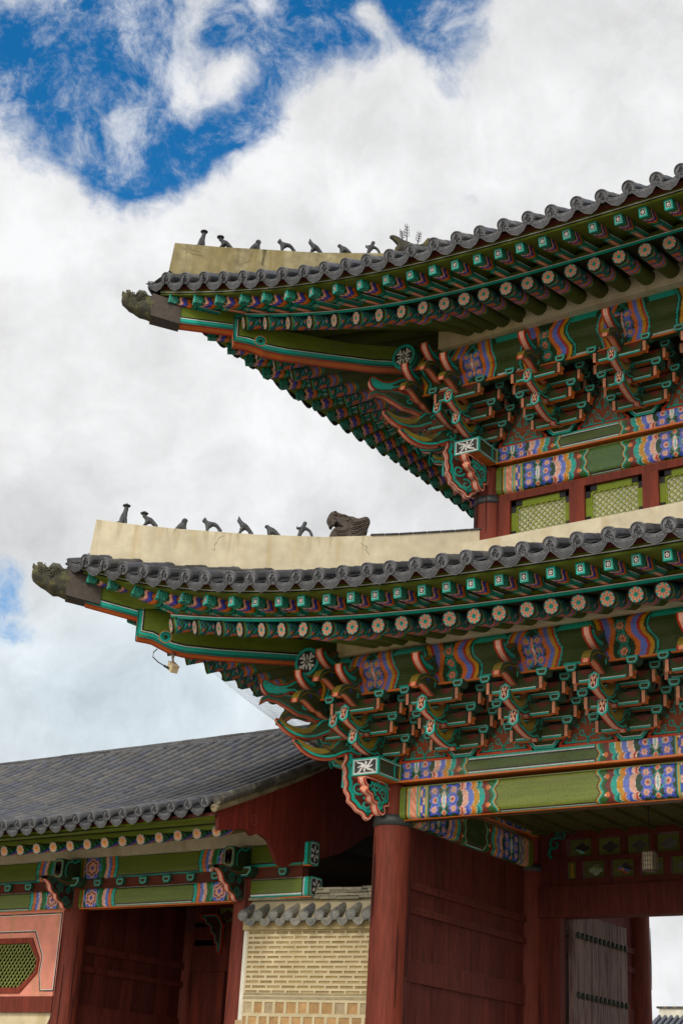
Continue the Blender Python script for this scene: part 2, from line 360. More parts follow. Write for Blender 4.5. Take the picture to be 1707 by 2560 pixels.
def purlin_paint(X, t, H):
    C = np.zeros(X.shape+(3,)); C[:] = (.045, .075, .012)
    lay(C, H-t < .05, TEAL); lay(C, (H-t > .05) & (H-t < .062), WHIT); lay(C, t < .05, TEAL); lay(C, (t > .05) & (t < .062), WHIT)
    per = 1.375
    for k in range(-3, 14):
        c0 = .30+k*per; kind = k % 2
        x = X-c0
        if kind == 0:
            m = np.abs(x) < .42+.04*np.cos(t*18); lay(C, m, DGRN)
            for sg in (1, -1):
                z = x*sg-.09*(1-np.abs(t/H-.5)*2)
                for a, b, c in ((.10, .17, ORNG), (.17, .24, LBLU), (.24, .30, OCHR), (.30, .34, REDO), (.34, .37, TEAL), (.37, .38, BLCK)): lay(C, (z > a) & (z < b), c)
            D_ = C.copy()
            for dy in (-.16, 0, .16):
                for dx in (-.09, .09): flower(D_, x, t, dx, H/2+dy, .088, (LBLU, BLUE, SALM, OCHR))
            for q in (-1, 1): lay(D_, np.abs(x-q*(((t-H/2)*.9) % .22-.11)) < .01, TEAL)
            lay(D_, ((x/.028)**2+((t-H/2)/.22)**2) < 1, SALM); lay(D_, ((x/.014)**2+((t-H/2)/.06)**2) < 1, WHIT)
            m = np.abs(x) < .19-.0*t; C[m] = D_[m]
        else:
            w_ = .05*np.sin(t/H*2*math.pi)
            for sg in (1, -1):
                z = x*sg-w_*1.0
                for a, b, c in ((-.02, .12, DGRN), (.12, .2, ORNG), (.2, .29, LBLU), (.29, .34, REDO), (.34, .40, OCHR), (.40, .44, DGRN), (.44, .47, TEAL), (.47, .485, BLCK)): lay(C, (z > a) & (z < b), c)
            D_ = C.copy()
            for dy in (-.19, .0, .19): flower(D_, x, t, .0, H/2+dy, .095, (TEAL, DGRN, SALM, REDO))
            m = np.abs(x) < .12; C[m] = D_[m]
    return C
def paint_dim(C, k): return C*k
# rosette painted on the end of a round rafter
def rosette(mb, r, M, petals=8, outer=(.02, .50, .42), inner=(.95, .38, .22), core=TEAL, rim=BLCK):
    """disc in the local YZ plane facing -X"""
    nr, na = 9, 60
    rr = np.linspace(0, 1, nr)[:, None]*np.ones((1, na+1)); aa = np.linspace(0, 2*math.pi, na+1)[None, :]*np.ones((nr, 1))
    C = np.zeros(rr.shape+(3,)); C[:] = rim
    pet = np.abs(np.cos(petals*aa/2))
    lay(C, rr < .97*(.80+.20*np.abs(np.sin(petals*aa/2))), outer); lay(C, rr < .97*(.50+.50*pet), WHIT); lay(C, rr < .955*(.47+.53*pet**1.05), inner)
    lay(C, (rr < .60*(.3+.7*pet)), (.75, .12, .04)); lay(C, rr < .40, inner); lay(C, rr < .36, core); lay(C, rr < .12, TEAL2)
    P = np.stack([np.zeros_like(rr), r*rr*np.cos(aa), r*rr*np.sin(aa)], -1)
    mb.grid(P, C, False, M, flip=True)
def cyl_paint(L, r, seed=0):
    """painted round rafter: local X from the outer end inwards"""
    na = 20; xs = np.concatenate([np.arange(0, .62, .014), [.8, 1.2, L]]); a = np.linspace(0, 2*math.pi, na+1)
    X, Aa = np.meshgrid(xs, a, indexing='ij'); Y = r*np.cos(Aa); Z = r*np.sin(Aa); q = (Aa+math.pi/2) % (2*math.pi); q = np.where(q > math.pi, q-2*math.pi, q)*r   # arc length from the underside
    C = np.zeros(X.shape+(3,)); C[:] = (.08, .10, .012)
    m = X < .36; lay(C, m, DGRN)
    lay(C, m & (np.abs(np.sin(X*42+np.sin(q*38)*1.5)) < .36), TEAL); lay(C, m & (np.abs(np.sin(X*31-q*40)) < .16), BLUE)
    lay(C, m & (np.hypot(X-.22, q) < .075), ORNG); lay(C, m & (np.hypot(X-.24, q) < .035), REDO); lay(C, m & (np.hypot(X-.30, q) < .04), BLUE)
    lay(C, m & (np.hypot(X-.1, np.abs(q)-.11) < .022), ORNG); lay(C, m & (np.hypot(X-.26, np.abs(q)-.17) < .02), SALM)
    lay(C, X < .015, BLCK); lay(C, (X > .015) & (X < .045), OLIV); lay(C, (X > .045) & (X < .065), TEAL)
    z = X-.05*np.abs(np.sin(q*14))
    for a_, b_, c in ((.33, .38, ORNG), (.38, .43, LBLU), (.43, .455, REDO), (.455, .49, OCHR), (.49, .51, DGRN), (.51, .53, TEAL), (.53, .54, BLCK)): lay(C, (z > a_) & (z < b_), c)
    lay(C, (np.abs(q) > r*2.3) & (X < .6), (.09, .085, .014))
    return np.stack([X, Y, Z], -1), C
def rafter_mesh(name, r, L, **k):
    mb = MB(); P, C = cyl_paint(L, r); mb.grid(P, C, True, flip=True)
    rosette(mb, r*.86, T(-.004), **k); P2 = P[0]; mb.add(P2[:-1], [list(range(len(P2)-1))], BLCK)
    o = mb.build(name, PAINT); return o
def flying_mesh(name, w_, h_, L):
    mb = MB(); xs = np.concatenate([np.arange(0, .66, .013), [.8, 1.0, L]])
    # faces: left, right (vertical), bottom, top
    def face(kind):
        n = 12 if kind != 'bot' else 10; v = np.linspace(0, 1, n); X, Vv = np.meshgrid(xs, v, indexing='ij'); C = np.zeros(X.shape+(3,))
        if kind == 'side':
            C[:] = TEAL2; lay(C, Vv > .5, BLCK); lay(C, (Vv > .40) & (Vv < .52), WHIT); lay(C, (Vv > .1) & (Vv < .40), TEAL); lay(C, Vv > .72, OLIV)
        else:
            C[:] = TEAL2; e = np.abs(Vv-.5); lay(C, e < .33, REDO); lay(C, e < .24, (.80, .22, .05)); lay(C, e < .07, PINK)
            m = X < .85; pass
        m = X < .50; lay(C, m, DGRN)
        d = np.hypot((X-.035)*.8, (Vv-.5)*h_)
        for q, cc_ in ((.105, DGRN), (.092, TEAL), (.080, DGRN), (.062, TEAL), (.050, DGRN), (.032, TEAL), (.020, DGRN)): lay(C, (X < .18) & (d < q), cc_)
        z = X-.018*np.sin(Vv*2*math.pi)+(.05*np.abs(Vv-.5)*2 if kind == 'bot' else 0)
        for a_, b_, c in ((.19, .235, PINK), (.235, .25, REDO), (.25, .31, BLUE), (.31, .325, BLCK), (.325, .385, ORNG), (.385, .405, REDO), (.405, .45, (.02, .16, .02)), (.45, .475, TEAL), (.475, .50, BLCK)): lay(C, (z > a_) & (z < b_), c)
        if kind == 'bot':
            d = np.hypot(X-.56, (Vv-.5)*w_); m = (X > .50) & (X < .62); lay(C, m, TEAL2); lay(C, m & (np.abs(d-.045) < .012), TEAL); lay(C, m & (d < .025), SALM)
        lay(C, X < .014, TEAL)
        return X, Vv, C
    for kind, sg in (('side', 1), ('side', -1)):
        X, v, C = face(kind); P = np.stack([X, np.full_like(X, sg*w_/2), (v-.5)*h_], -1); mb.grid(P, C, False, flip=(sg < 0))
    X, v, C = face('bot'); P = np.stack([X, (v-.5)*w_, np.full_like(X, -h_/2)], -1); mb.grid(P, C, False, flip=True)
    mb.box((0, -w_/2, h_/2-.002), (L, w_/2, h_/2), OLIV)
    # end: teal frame, black field, white blossom
    u = np.linspace(-1, 1, 31); U_, V_ = np.meshgrid(u, u, indexing='ij'); C = np.zeros(U_.shape+(3,)); C[:] = TEAL
    e = np.maximum(np.abs(U_), np.abs(V_)); lay(C, e < .64, WHIT); lay(C, e < .57, BLCK); d = np.hypot(U_, V_)
    for k in range(5): lay(C, np.hypot(U_-.27*math.cos(k*1.2566+.3), V_-.27*math.sin(k*1.2566+.3)) < .15, WHIT)
    lay(C, d < .10, REDO)
    mb.grid(np.stack([np.zeros_like(U_), U_*w_/2, V_*h_/2], -1), C, False, flip=True)
    return mb.build(name, PAINT)
# ------------------------------------------------------------------ the main gate: an Empty at the foot of its corner column
gate = thing('gate_pavilion', 'two storey palace gate with painted eaves, bracket clusters and red columns', 'gate')
def surf(d): return .335*d+.010*d*d if SURF == 'low' else .46*d+.02*d*d
SURF = 'low'
class Roof: pass
def mkroof(kind):
    R = Roof(); R.kind = kind
    if kind == 'low':
        Tt = [(-3.34,-3.88,9.7),(-3.0,-3.82,9.58),(-2.64,-3.76,9.47),(-2.25,-3.7,9.4),(-1.89,-3.65,9.3),(-1.5,-3.6,9.23),(-1.13,-3.56,9.14),(-.71,-3.51,9.1),(-.34,-3.48,9.05),(.04,-3.44,8.98),(.44,-3.41,8.97),(.82,-3.38,8.93),(1.21,-3.35,8.9),(1.61,-3.33,8.89),(1.99,-3.31,8.86),(2.38,-3.29,8.85),(2.78,-3.27,8.84),(3.17,-3.26,8.83),(3.59,-3.24,8.83),(3.99,-3.23,8.82),(4.39,-3.22,8.81),(4.78,-3.22,8.8),(5.2,-3.21,8.8),(5.61,-3.21,8.79),(6.01,-3.2,8.79),(6.41,-3.2,8.79),(7.3,-3.2,8.79),(8.4,-3.2,8.79)]
        Ff = [(-3.48,-3.74,9.47),(-3.09,-3.67,9.34),(-2.61,-3.58,9.19),(-2.18,-3.52,9.09),(-1.73,-3.45,8.98),(-1.29,-3.4,8.89),(-.84,-3.34,8.8),(-.41,-3.3,8.75),(-.02,-3.26,8.71),(.37,-3.22,8.68),(.79,-3.19,8.65),(1.2,-3.16,8.62),(1.58,-3.14,8.59),(1.95,-3.11,8.58),(2.33,-3.09,8.56),(2.71,-3.08,8.55),(3.09,-3.06,8.54),(3.51,-3.05,8.54),(3.87,-3.04,8.53),(4.27,-3.03,8.52),(4.68,-3.02,8.51),(5.08,-3.01,8.5),(5.46,-3.01,8.5),(5.87,-3.01,8.49),(6.27,-3.01,8.49),(7.3,-3,8.49),(8.4,-3,8.49)]
        R.rx = [-3.02,-2.62,-2.20,-1.81,-1.41,-1.05,-.71,-.37,-.01,.37]
        Rr = [(-2.56,-2.53,8.84),(-2.16,-2.43,8.78),(-1.76,-2.34,8.73),(-1.4,-2.26,8.69),(-1.06,-2.19,8.66),(-.72,-2.12,8.63),(-.36,-2.06,8.61),(.02,-2,8.58),(.38,-1.95,8.55),(.8,-1.9,8.54),(1.18,-1.86,8.53),(1.57,-1.81,8.52),(1.97,-1.78,8.51),(2.75,-1.72,8.5),(3.5,-1.67,8.49),(4.3,-1.64,8.49),(5.1,-1.62,8.49),(6.3,-1.6,8.49),(7.3,-1.6,8.49),(8.4,-1.6,8.49)]
        SH = (.35, -.55, -.13); R.ap = 1.0; R.wall = .80; R.pn = -1.13; R.pc = 8.65; R.nf = 25; R.nt = 26; R.i0 = 2
    else:
        Tt = [(-2.89,-3.28,15.02),(-2.51,-3.2,14.94),(-2.14,-3.14,14.87),(-1.77,-3.07,14.81),(-1.39,-3.01,14.75),(-1.05,-2.95,14.7),(-.65,-2.9,14.64),(-.26,-2.85,14.59),(.13,-2.8,14.54),(.52,-2.76,14.51),(.9,-2.72,14.5),(1.31,-2.69,14.48),(1.69,-2.66,14.47),(2.09,-2.63,14.46),(2.5,-2.61,14.46),(2.9,-2.59,14.45),(3.28,-2.57,14.45),(3.69,-2.55,14.45),(4.09,-2.54,14.45),(4.48,-2.53,14.45),(4.88,-2.52,14.45),(5.31,-2.51,14.45),(5.73,-2.51,14.45),(6.1,-2.51,14.46),(6.5,-2.5,14.46),(7.4,-2.5,14.46),(8.4,-2.5,14.46)]
        Ff = [(-2.96,-3.15,14.71),(-2.48,-3.05,14.61),(-2.06,-2.96,14.54),(-1.6,-2.88,14.48),(-1.17,-2.81,14.42),(-.73,-2.74,14.36),(-.27,-2.67,14.3),(.18,-2.62,14.27),(.63,-2.57,14.24),(1.1,-2.52,14.21),(1.52,-2.48,14.19),(1.92,-2.45,14.18),(2.31,-2.43,14.17),(2.7,-2.4,14.16),(3.06,-2.38,14.15),(3.42,-2.37,14.15),(3.8,-2.35,14.15),(4.19,-2.34,14.15),(4.6,-2.33,14.15),(5.01,-2.32,14.15),(5.4,-2.31,14.15),(5.79,-2.31,14.15),(6.18,-2.3,14.15),(7.4,-2.3,14.15),(8.4,-2.3,14.15)]
        R.rx = [-2.37,-1.93,-1.5,-1.1,-.7,-.29,.11,.5,.88,1.26,1.62,1.97]
        Rr = [(-2.3,-1.8,14.50),(-1.86,-1.72,14.40),(-1.46,-1.62,14.35),(-1.06,-1.52,14.30),(-.66,-1.42,14.27),(-.26,-1.31,14.26),(.13,-1.22,14.25),(.51,-1.14,14.24),(.89,-1.08,14.24),(1.28,-1.03,14.23),(1.61,-.99,14.23),(1.97,-.95,14.25),(2.7,-.88,14.27),(3.43,-.84,14.28),(4.2,-.82,14.29),(5,-.8,14.3),(6.2,-.78,14.3),(7.4,-.77,14.3),(8.4,-.77,14.3)]
        SH = (.36, -.55, -.13); R.ap = 2.0; R.wall = 4.5; R.pn = -.10; R.pc = 14.40; R.nf = 23; R.nt = 25; R.i0 = 1
    Rr = [(x+SH[0], y+SH[1], z+SH[2]) for x, y, z in Rr]; R.xc = Tt[0][0]-.47
    yf = lambda t: smooth_tab([(x, -y) for x, y, z in t]); zf_ = lambda t: smooth_tab([(x, z) for x, y, z in t])
    R.Et, R.Ef, R.Er = yf(Tt), yf(Ff), yf(Rr); R.zt, R.zf, R.zr = zf_(Tt), zf_(Ff), zf_(Rr)
    R.fx = [q[0] for q in Ff[:R.nf]]; R.tx = [q[0] for q in Tt[:R.nt]]
    fx = [q[0] for q in Ff]; rx = R.rx+fx[len(R.rx):]
    R.pair = lambda x: float(np.interp(x, fx, rx)) if x > fx[0] else rx[0]+(x-fx[0])
    R.ze = lambda x: R.zt(np.asarray(x, float))
    return R
RL, RU = mkroof('low'), mkroof('up')
# shared rafter and tile meshes (the first copy of each is placed as the first instance)
def frame(p, d):
    """matrix with local X along d (inwards and up), Y level, Z up"""
    x = nrm(d); y = nrm(np.cross([0, 0, 1], x)); z = np.cross(x, y); M = np.eye(4); M[:3, 0] = x; M[:3, 1] = y; M[:3, 2] = z; M[:3, 3] = p; return M
def sw(p): p = np.array(p, float); return p[[1, 0, 2]]
class Proto:
    def __init__(s, maker): s.mk = maker; s.me = None
    def put(s, name, M, parent):
        if s.me is None:
            o = s.mk(); s.me = o.data; bpy.data.objects.remove(o); s.all = [s.me]
            for k in (.84, 1.1, .95):      # the same piece, a little more or less faded
                m2 = s.me.copy(); at = m2.color_attributes['Col']; n = len(m2.vertices); q = np.zeros(n*4, np.float32); at.data.foreach_get('color', q); q = q.reshape(-1, 4); g = q[:, :3].mean(1, keepdims=True)
                q[:, :3] = (q[:, :3]*(.88+.12*k)+g*(.12 if k < 1 else 0)*.6)*k; at.data.foreach_set('color', q.ravel()); s.all.append(m2)
        o = bpy.data.objects.new(name, rnd.choice(s.all)); COL.objects.link(o); MM = Matrix([list(map(float, r)) for r in M]); o.matrix_basis = MM; o.parent = parent; WM[o.name] = MM
        o.matrix_parent_inverse = wmat(parent).inverted(); return o
RP = Proto(lambda: rafter_mesh('round_rafter', .128, 3.4)); RPs = Proto(lambda: rafter_mesh('round_rafter', .128, 2.0))
FP = Proto(lambda: flying_mesh('flying_rafter', .125, .15, 1.15))
def drip_mesh():
    mb = MB(); n = 11; a = np.linspace(-1, 1, n)
    top = [(.185*q, .03-.06*math.cos(q*math.pi/2)) for q in a]; bot = [(.185, .0), (.175, -.05), (.10, -.128), (0, -.168), (-.10, -.128), (-.175, -.05), (-.185, .0)]
    poly = top+bot[1:-1]
    mb.prism(poly, (0, 0, 0), (0, 1, 0), (0, 0, 1), .022, (.085, .087, .093), TILE, bands=((.014, (.125, .128, .135)), (.008, (.03, .03, .033))))
    for k in range(-3, 4): mb.ribbon(spiral(.035*k, -.07+.012*(k % 2)+.006*abs(k), .022, 1.0, k), .011, (0, 0, 0), (0, 1, 0), (0, 0, 1), -.016, TLIT, sg=-1)
    # the trough of the tile running back from the plate
    g = np.linspace(-1, 1, 9); xs = np.array([0, .5]); X, G = np.meshgrid(xs, g, indexing='ij')
    mb.grid(np.stack([X, .185*G, .03-.055*np.cos(G*math.pi/2)-.012], -1), TILE, True)
    mb.grid(np.stack([X, .185*G, .03-.055*np.cos(G*math.pi/2)+.008], -1), TILE, True, flip=True)
    return mb.build('drip_tile', TILEM)
DP = Proto(drip_mesh)
def tile_row(pts, parent, swap, seed, r=.094, name='cover_tile', mt=None, disc=True, lite=1.0, off=0):
    """cover tiles laid end to end along pts, each with its own tone; the lowest carries a moulded disc"""
    rr = random.Random(seed); mb = MB(swap); pts = np.array(pts, float)
    L = np.concatenate([[0], np.cumsum(np.linalg.norm(np.diff(pts, axis=0), axis=1))]); tot = L[-1]; k = 0; s0 = 0
    at = lambda q: np.array([np.interp(q, L, pts[:, i]) for i in range(3)])
    seg = .34
    while s0 < tot-.02:
        s1 = min(tot, s0+seg-(off if s0 == 0 else 0)); base = TILE if rr.random() < .55 else ((.11, .105, .10) if rr.random() < .6 else (.075, .08, .10))
        c = np.array(base)*lite*rr.uniform(.86, 1.16); c = c if lite == 1 or base is TILE else c*.62
        a, b = at(s0), at(s1)+np.array([0, 0, 0]); q = np.array([rr.uniform(-.004, .004), 0, rr.uniform(-.003, .003)])
        mb.tube([a+q, a*.5+b*.5+q, b+q], [r*1.0, r*.985, r*.93], c, n=12, cap=True); s0 = s1; k += 1
    if disc:
        d = nrm(at(.3)-at(0)); x = -d; y = nrm(np.cross([0, 0, 1], x)); z = np.cross(x, y); M = np.eye(4); M[:3, 0] = y; M[:3, 1] = z; M[:3, 2] = x; M[:3, 3] = at(0)
        R_ = r*1.12
        mb.lathe([(R_*.9, -.05), (R_, -.045), (R_, .012), (R_*.93, .02), (R_*.85, .018)], (.12, .123, .13), 22, M, False); mb.lathe([(R_*.85, .018), (R_*.80, .005)], (.03, .03, .033), 22, M, False); mb.lathe([(R_*.80, .005), (0.0001, .006)], TLIT, 22, M, False)
        for _ in range(3):
            cx, cy = rr.uniform(-.02, .02), rr.uniform(-.02, .02); ph = rr.uniform(0, 6)
        for j, (cx, cy, q) in enumerate(((0, .02, .035), (-.03, -.02, .03), (.033, -.012, .028), (.0, .055, .02), (.01, -.05, .02))):
            mb.tube([(R_/.112*p[0], R_/.112*p[1], .008) for p in spiral(cx, cy, q, .8, j*1.3, 9)], .011, (.035, .036, .04), n=5, M=M)
    return mb.build(name, mt or TILEM, parent)
def build_roof(R, root, name):
    global SURF; SURF = R.kind
    mb = MB()
    XE = 8.25
    # tile bed (upper surface), all four slopes
    def bed(mirx, miry, swap, lim):
        x = np.concatenate([np.linspace(R.xc, R.wall, 24), np.linspace(R.wall, lim, 8)[1:]]) if lim > R.wall else np.linspace(R.xc, lim, 30)
        v = np.linspace(0, 1, 9); X, V = np.meshgrid(x, v, indexing='ij')
        ye = -R.Et(X); yi = np.minimum(X, R.wall); ye = np.minimum(ye, yi); Y = ye+V*(yi-ye); Z = R.ze(X)-.045+surf(Y-ye)
        P = np.stack([X, Y, Z], -1)
        if swap: P = P[..., [1, 0, 2]]
        if mirx: P = P*[-1, 1, 1]+[16.5, 0, 0]
        if miry: P = P*[1, -1, 1]+[0, 9, 0]
        mb.grid(P, TILE, True, flip=(swap ^ mirx ^ miry))
    for mx_ in (0, 1):
        for my_ in (0, 1): bed(mx_, my_, 0, 8.25); bed(mx_, my_, 1, 4.5)
    roof = mb.build(name, TILEM, root)
    # soffits
    so_ = MB()
    def rdir(x, y):
        """plan direction of the round rafter that ends at x, y: fanned towards a point inside the corner"""
        a = R.ap
        if x >= a: return np.array([0., 1.])
        d = np.array([a-x, a-y]); return d/np.hypot(*d)
    def cross_round(x):
        xr = R.pair(x); yr = -float(R.Er(xr)); y = -float(R.Ef(x)); d = np.array([xr-x, yr-y]); s = np.hypot(*d); return s, xr, yr, d/s
    info = []
    for x in np.concatenate([np.linspace(R.fx[0]-.12, R.ap, 24), np.linspace(R.ap, 8.25, 10)[1:]]):
        s, xr, yr, d = cross_round(x); zf = float(R.zf(x)); zr = float(R.zr(xr)); info.append((x, -float(R.Ef(x)), zf, xr, yr, zr, d, s))
    def sheet(k):
        P = []
        for x, y, zf, xr, yr, zr, d, s in info:
            if k == 'round' and x < R.fx[R.i0]-.12: continue
            sl = (zr+.275-zf)/s; qe = s+.25
            if d[1]-d[0] > .05 and x < R.fx[R.i0]+.3: qe = min(qe, max(.12, (x-y)/(d[1]-d[0])+.02)); qe = min(qe, .5) if x < R.fx[0]+.25 else qe
            if k == 'fly': row = [(x-d[0]*.08+d[0]*q, y-d[1]*.08+d[1]*q, zf+.078+sl*(q-.08)) for q in (0, min(.6, qe*.6), qe)]
            elif k == 'top': row = [(x-d[0]*.08+d[0]*q, y-d[1]*.08+d[1]*q, zf+.16+sl*(q-.08)) for q in (0, min(.6, qe*.6), qe)]
            else:
                e = rdir(xr, yr); Ls = min(3.2, np.hypot(R.ap-xr, R.ap-yr) if xr < R.ap else 3.2); row = [(xr+e[0]*q, yr+e[1]*q, zr+.115+slope_r(xr, yr, zr, e)*q) for q in (-.05, .6, Ls)]
            P.append(row)
        return np.array(P)
    def slope_r(xr, yr, zr, d):
        # the round rafter lies on the purlin (or on the hip wedge above it near the corner)
        dist = (R.pn-yr)/d[1]; return (R.pc+.10*(1-d[1])*4-zr)/dist if d[1] > .95 else .26
    for swap in (False, True):
        so_.swap = swap
        so_.grid(sheet('fly'), (.12, .15, .012), True, flip=True)
        so_.grid(sheet('round'), (.030, .032, .010), True, flip=True)
    so_.build('soffit_board', PAINT, roof)
    # eave boards: over the round rafter ends and over the flying rafter ends
    for swap in (False, True):
        for nm, prof in (('rafter_end_board', 'r'), ('eave_board', 'f')):
            eb = MB(swap); rows = []
            for x, y, zf, xr, yr, zr, d, s in info:
                if prof == 'r' and x < R.fx[R.i0]-.12: continue
                if prof == 'r':
                    base = (xr, yr, zr); pr = [(-.02, .118, TEAL2), (-.04, .122, TEAL), (-.04, .165, TEAL), (-.04, .168, WHIT), (-.04, .178, WHIT), (-.02, .18, BRWN), (-.015, .205, BRWN), (-.01, .207, MOSS), (.0, .26, OLIV), (.25, .27, OLIV)]
                else:
                    base = (x, y, zf); pr = [(.0, .076, OLIV), (-.05, .078, OLIV), (-.05, .115, OLIV), (-.05, .118, BLCK), (-.055, .135, BLCK), (-.055, .137, WHIT), (-.055, .15, WHIT), (-.04, .152, LIME), (-.04, .19, OLIV), (-.06, .192, DRED), (-.09, .26, DRED), (.05, .27, DRED)]
                rows.append([(base[0]+d[0]*a, base[1]+d[1]*a, base[2]+b) for a, b, c in pr])
            P = np.array(rows); C = np.tile(np.array([c for a, b, c in pr]), (len(rows), 1, 1))
            # duplicate rows per colour band so that bands stay crisp
            for j in range(P.shape[1]-1): eb.grid(P[:, j:j+2], np.array(pr[j+1][2]), False, flip=True)
            eb.build(nm, PAINT, roof)
    # rafters
    for swap in (False, True):
        f = sw if swap else (lambda p: np.array(p, float))
        xs = R.fx if not swap else [x for x in R.fx if x <= 4.9]+[9-x for x in R.fx if -1.6 < x < 4.0][::-1]
        for i, x in enumerate(xs):
            if swap and x > 4.9:      # beyond the middle of the side: mirrored about Y = 4.5
                x0 = 9-x; mir = True
            else: x0 = x; mir = False
            s, xr, yr, d = cross_round(x0); zf = float(R.zf(x0)); zr = float(R.zr(xr)); y = -float(R.Ef(x0)); sl = (zr+.275-zf)/s; e = rdir(xr, yr); sr = slope_r(xr, yr, zr, e)
            p1 = np.array([x0, y, zf]); d1 = np.array([d[0], d[1], sl]); p2 = np.array([xr, yr, zr]); d2 = np.array([e[0], e[1], sr])
            if mir:
                mm = lambda p: np.array([9-p[0], p[1], p[2]]); p1, p2 = mm(p1), mm(p2); d1 = d1*[-1, 1, 1]; d2 = d2*[-1, 1, 1]
            if x0 < R.fx[R.i0]-.05:      # the last ones lie against the hip rafter
                k_ = R.fx.index(x0); d1 = np.array([[.64, .77, -.10], [.52, .85, -.02]][min(k_, 1)])
            J = T(rnd.uniform(-.008, .008), rnd.uniform(-.006, .006), rnd.uniform(-.004, .004))
            FP.put('flying_rafter', frame(f(p1), f(d1))@J, roof)
            if x0 > R.fx[R.i0]-.05:
                far = np.hypot(R.ap-xr, R.ap-yr) if xr < R.ap else 3.4
                q_ = rnd.uniform(-.35, .35); J = np.array([[1, 0, 0, rnd.uniform(-.015, .01)], [0, math.cos(q_), -math.sin(q_), 0], [0, math.sin(q_), math.cos(q_), 0], [0, 0, 0, 1.]]); J[1:3, 1:3] = np.eye(2) if False else J[1:3, 1:3]
                (RP if far > 3.0 else RPs).put('round_rafter', frame(f(p2), f(d2))@(J if abs(q_) < .12 else T(rnd.uniform(-.015, .01))), roof)
    # tiles
    for swap in (False, True):
        f = sw if swap else (lambda p: np.array(p, float))
        xs = R.tx if not swap else [x for x in R.tx if x <= 4.7]+[9-x for x in R.tx if -1 < x < 4.2][::-1]
        for i, x in enumerate(xs):
            x0 = 9-x if (swap and x > 4.7) else x
            ye = -float(R.Et(x0)); L = min(3.0 if not swap else 1.3, max(.12, min(x0, R.wall)-ye-.02)); n = 6
            jx, jz = rnd.uniform(-.012, .012), rnd.uniform(-.008, .008); pts = [(x+jx, ye-.07+q, float(R.zt(x0))+surf(q)-.01+jz) for q in np.linspace(0, L+.07, n)]
            tile_row(pts, roof, swap, int(1000*x)+7*swap+(5 if R.kind == 'up' else 0))
            xm = x-.197 if i else x-.2
            xm0 = 9-xm if (swap and xm > 4.7) else xm
            ym = -float(R.Et(xm0)); zm = float(R.zt(xm0)); g = (float(R.zt(xm0+.05))-float(R.zt(xm0-.05)))/.1*(-1 if (swap and xm > 4.7) else 1)
            M = frame(f((xm, ym-.055, zm-.062)), f((0, 1, .4)))
            yv = nrm(f((1, 0, g))); M[:3, 1] = yv if not swap else yv; 
            z = np.cross(M[:3, 0], M[:3, 1]); 
            if z[2] < 0: M[:3, 1] = -M[:3, 1]; z = -z
            M[:3, 2] = nrm(z); q_ = rnd.uniform(-.05, .05); DP.put('drip_tile', M@np.array([[1, 0, 0, rnd.uniform(-.01, .01)], [0, math.cos(q_), -math.sin(q_), 0], [0, math.sin(q_), math.cos(q_), 0], [0, 0, 0, 1.]]), roof)
    # corner tiles pointing out along the hip
    c = R.tx[0]; e = -float(R.Et(c))
    return roof
def hip_ridge(top, bot, t, parent, name='hip_ridge', mt=None, capfrom=None):
    mb = MB(); poly = [(d, z) for d, z in top]+[(d, z) for d, z in bot][::-1]
    D1 = (1, 1, 0); cc_ = CREM if mt is None else np.array((.31, .26, .14))
    mb.prism(poly, (0, 0, 0), D1, (0, 0, 1), t/2**.5, cc_, cc_)
    # cracks and a few run-off streaks in the plaster
    rr = random.Random(11 if mt is None else 5); d0, d1 = top[0][0], min(top[-1][0], top[0][0]+3.2); zt_ = lambda d: np.interp(d, [a for a, b in top], [b for a, b in top]); Wn = np.array([1, -1, 0])/2**.5
    def P3(d, z, e=.002): return np.array([d, d, z])+Wn*(t/2+e)
    for k in range(2 if mt is None else 4):
        d = rr.uniform(d0+.1, d1-.1); z = float(zt_(d))-rr.uniform(.0, .12); pts = [P3(d, z)]
        for q in range(7): d += rr.uniform(-.02, .09)*(1 if k % 2 else -.6); z -= rr.uniform(.005, .07); pts.append(P3(d, z))
        mb.tube(pts, [.0025]*7+[.001], (.20, .15, .08), n=5)
    for k in range(16):
        d = rr.uniform(d0+.03, d1); z = float(zt_(d))-.004; L = rr.uniform(.15, .45); w_ = rr.uniform(.01, .035); n = 6; q = np.linspace(0, 1, n); X = d+.01*np.sin(q*3+k)
        P = np.array([[P3(x-w_*(1-.6*s_), z-L*s_, .0012), P3(x+w_*(1-.6*s_), z-L*s_, .0012)] for x, s_ in zip(X, q)]); f_ = np.array([(1-s_)**.8 for s_ in q])[:, None, None]
        base = np.array(cc_)[None, None, :]; dk = base*np.array([.62, .56, .42]); mb.grid(P, np.repeat(base*(1-.45*f_)+dk*(.45*f_), 2, 1), True)
    o = mb.build(name, mt or PLAST, parent)
    if capfrom is not None:
        cb_ = MB(); xs = [q for q in np.linspace(capfrom, top[-1][0]-.04, 9)]; zz = lambda d: np.interp(d, [a for a, b in top], [b for a, b in top])
        for a, b in zip(xs[:-1], xs[1:]):
            cb_.bar((a, a, zz(a)+.012), (b-.01, b-.01, zz(b)+.012), t+.06, .022, TILE)
        cb_.build('ridge_tile', TILEM, o)
    return o
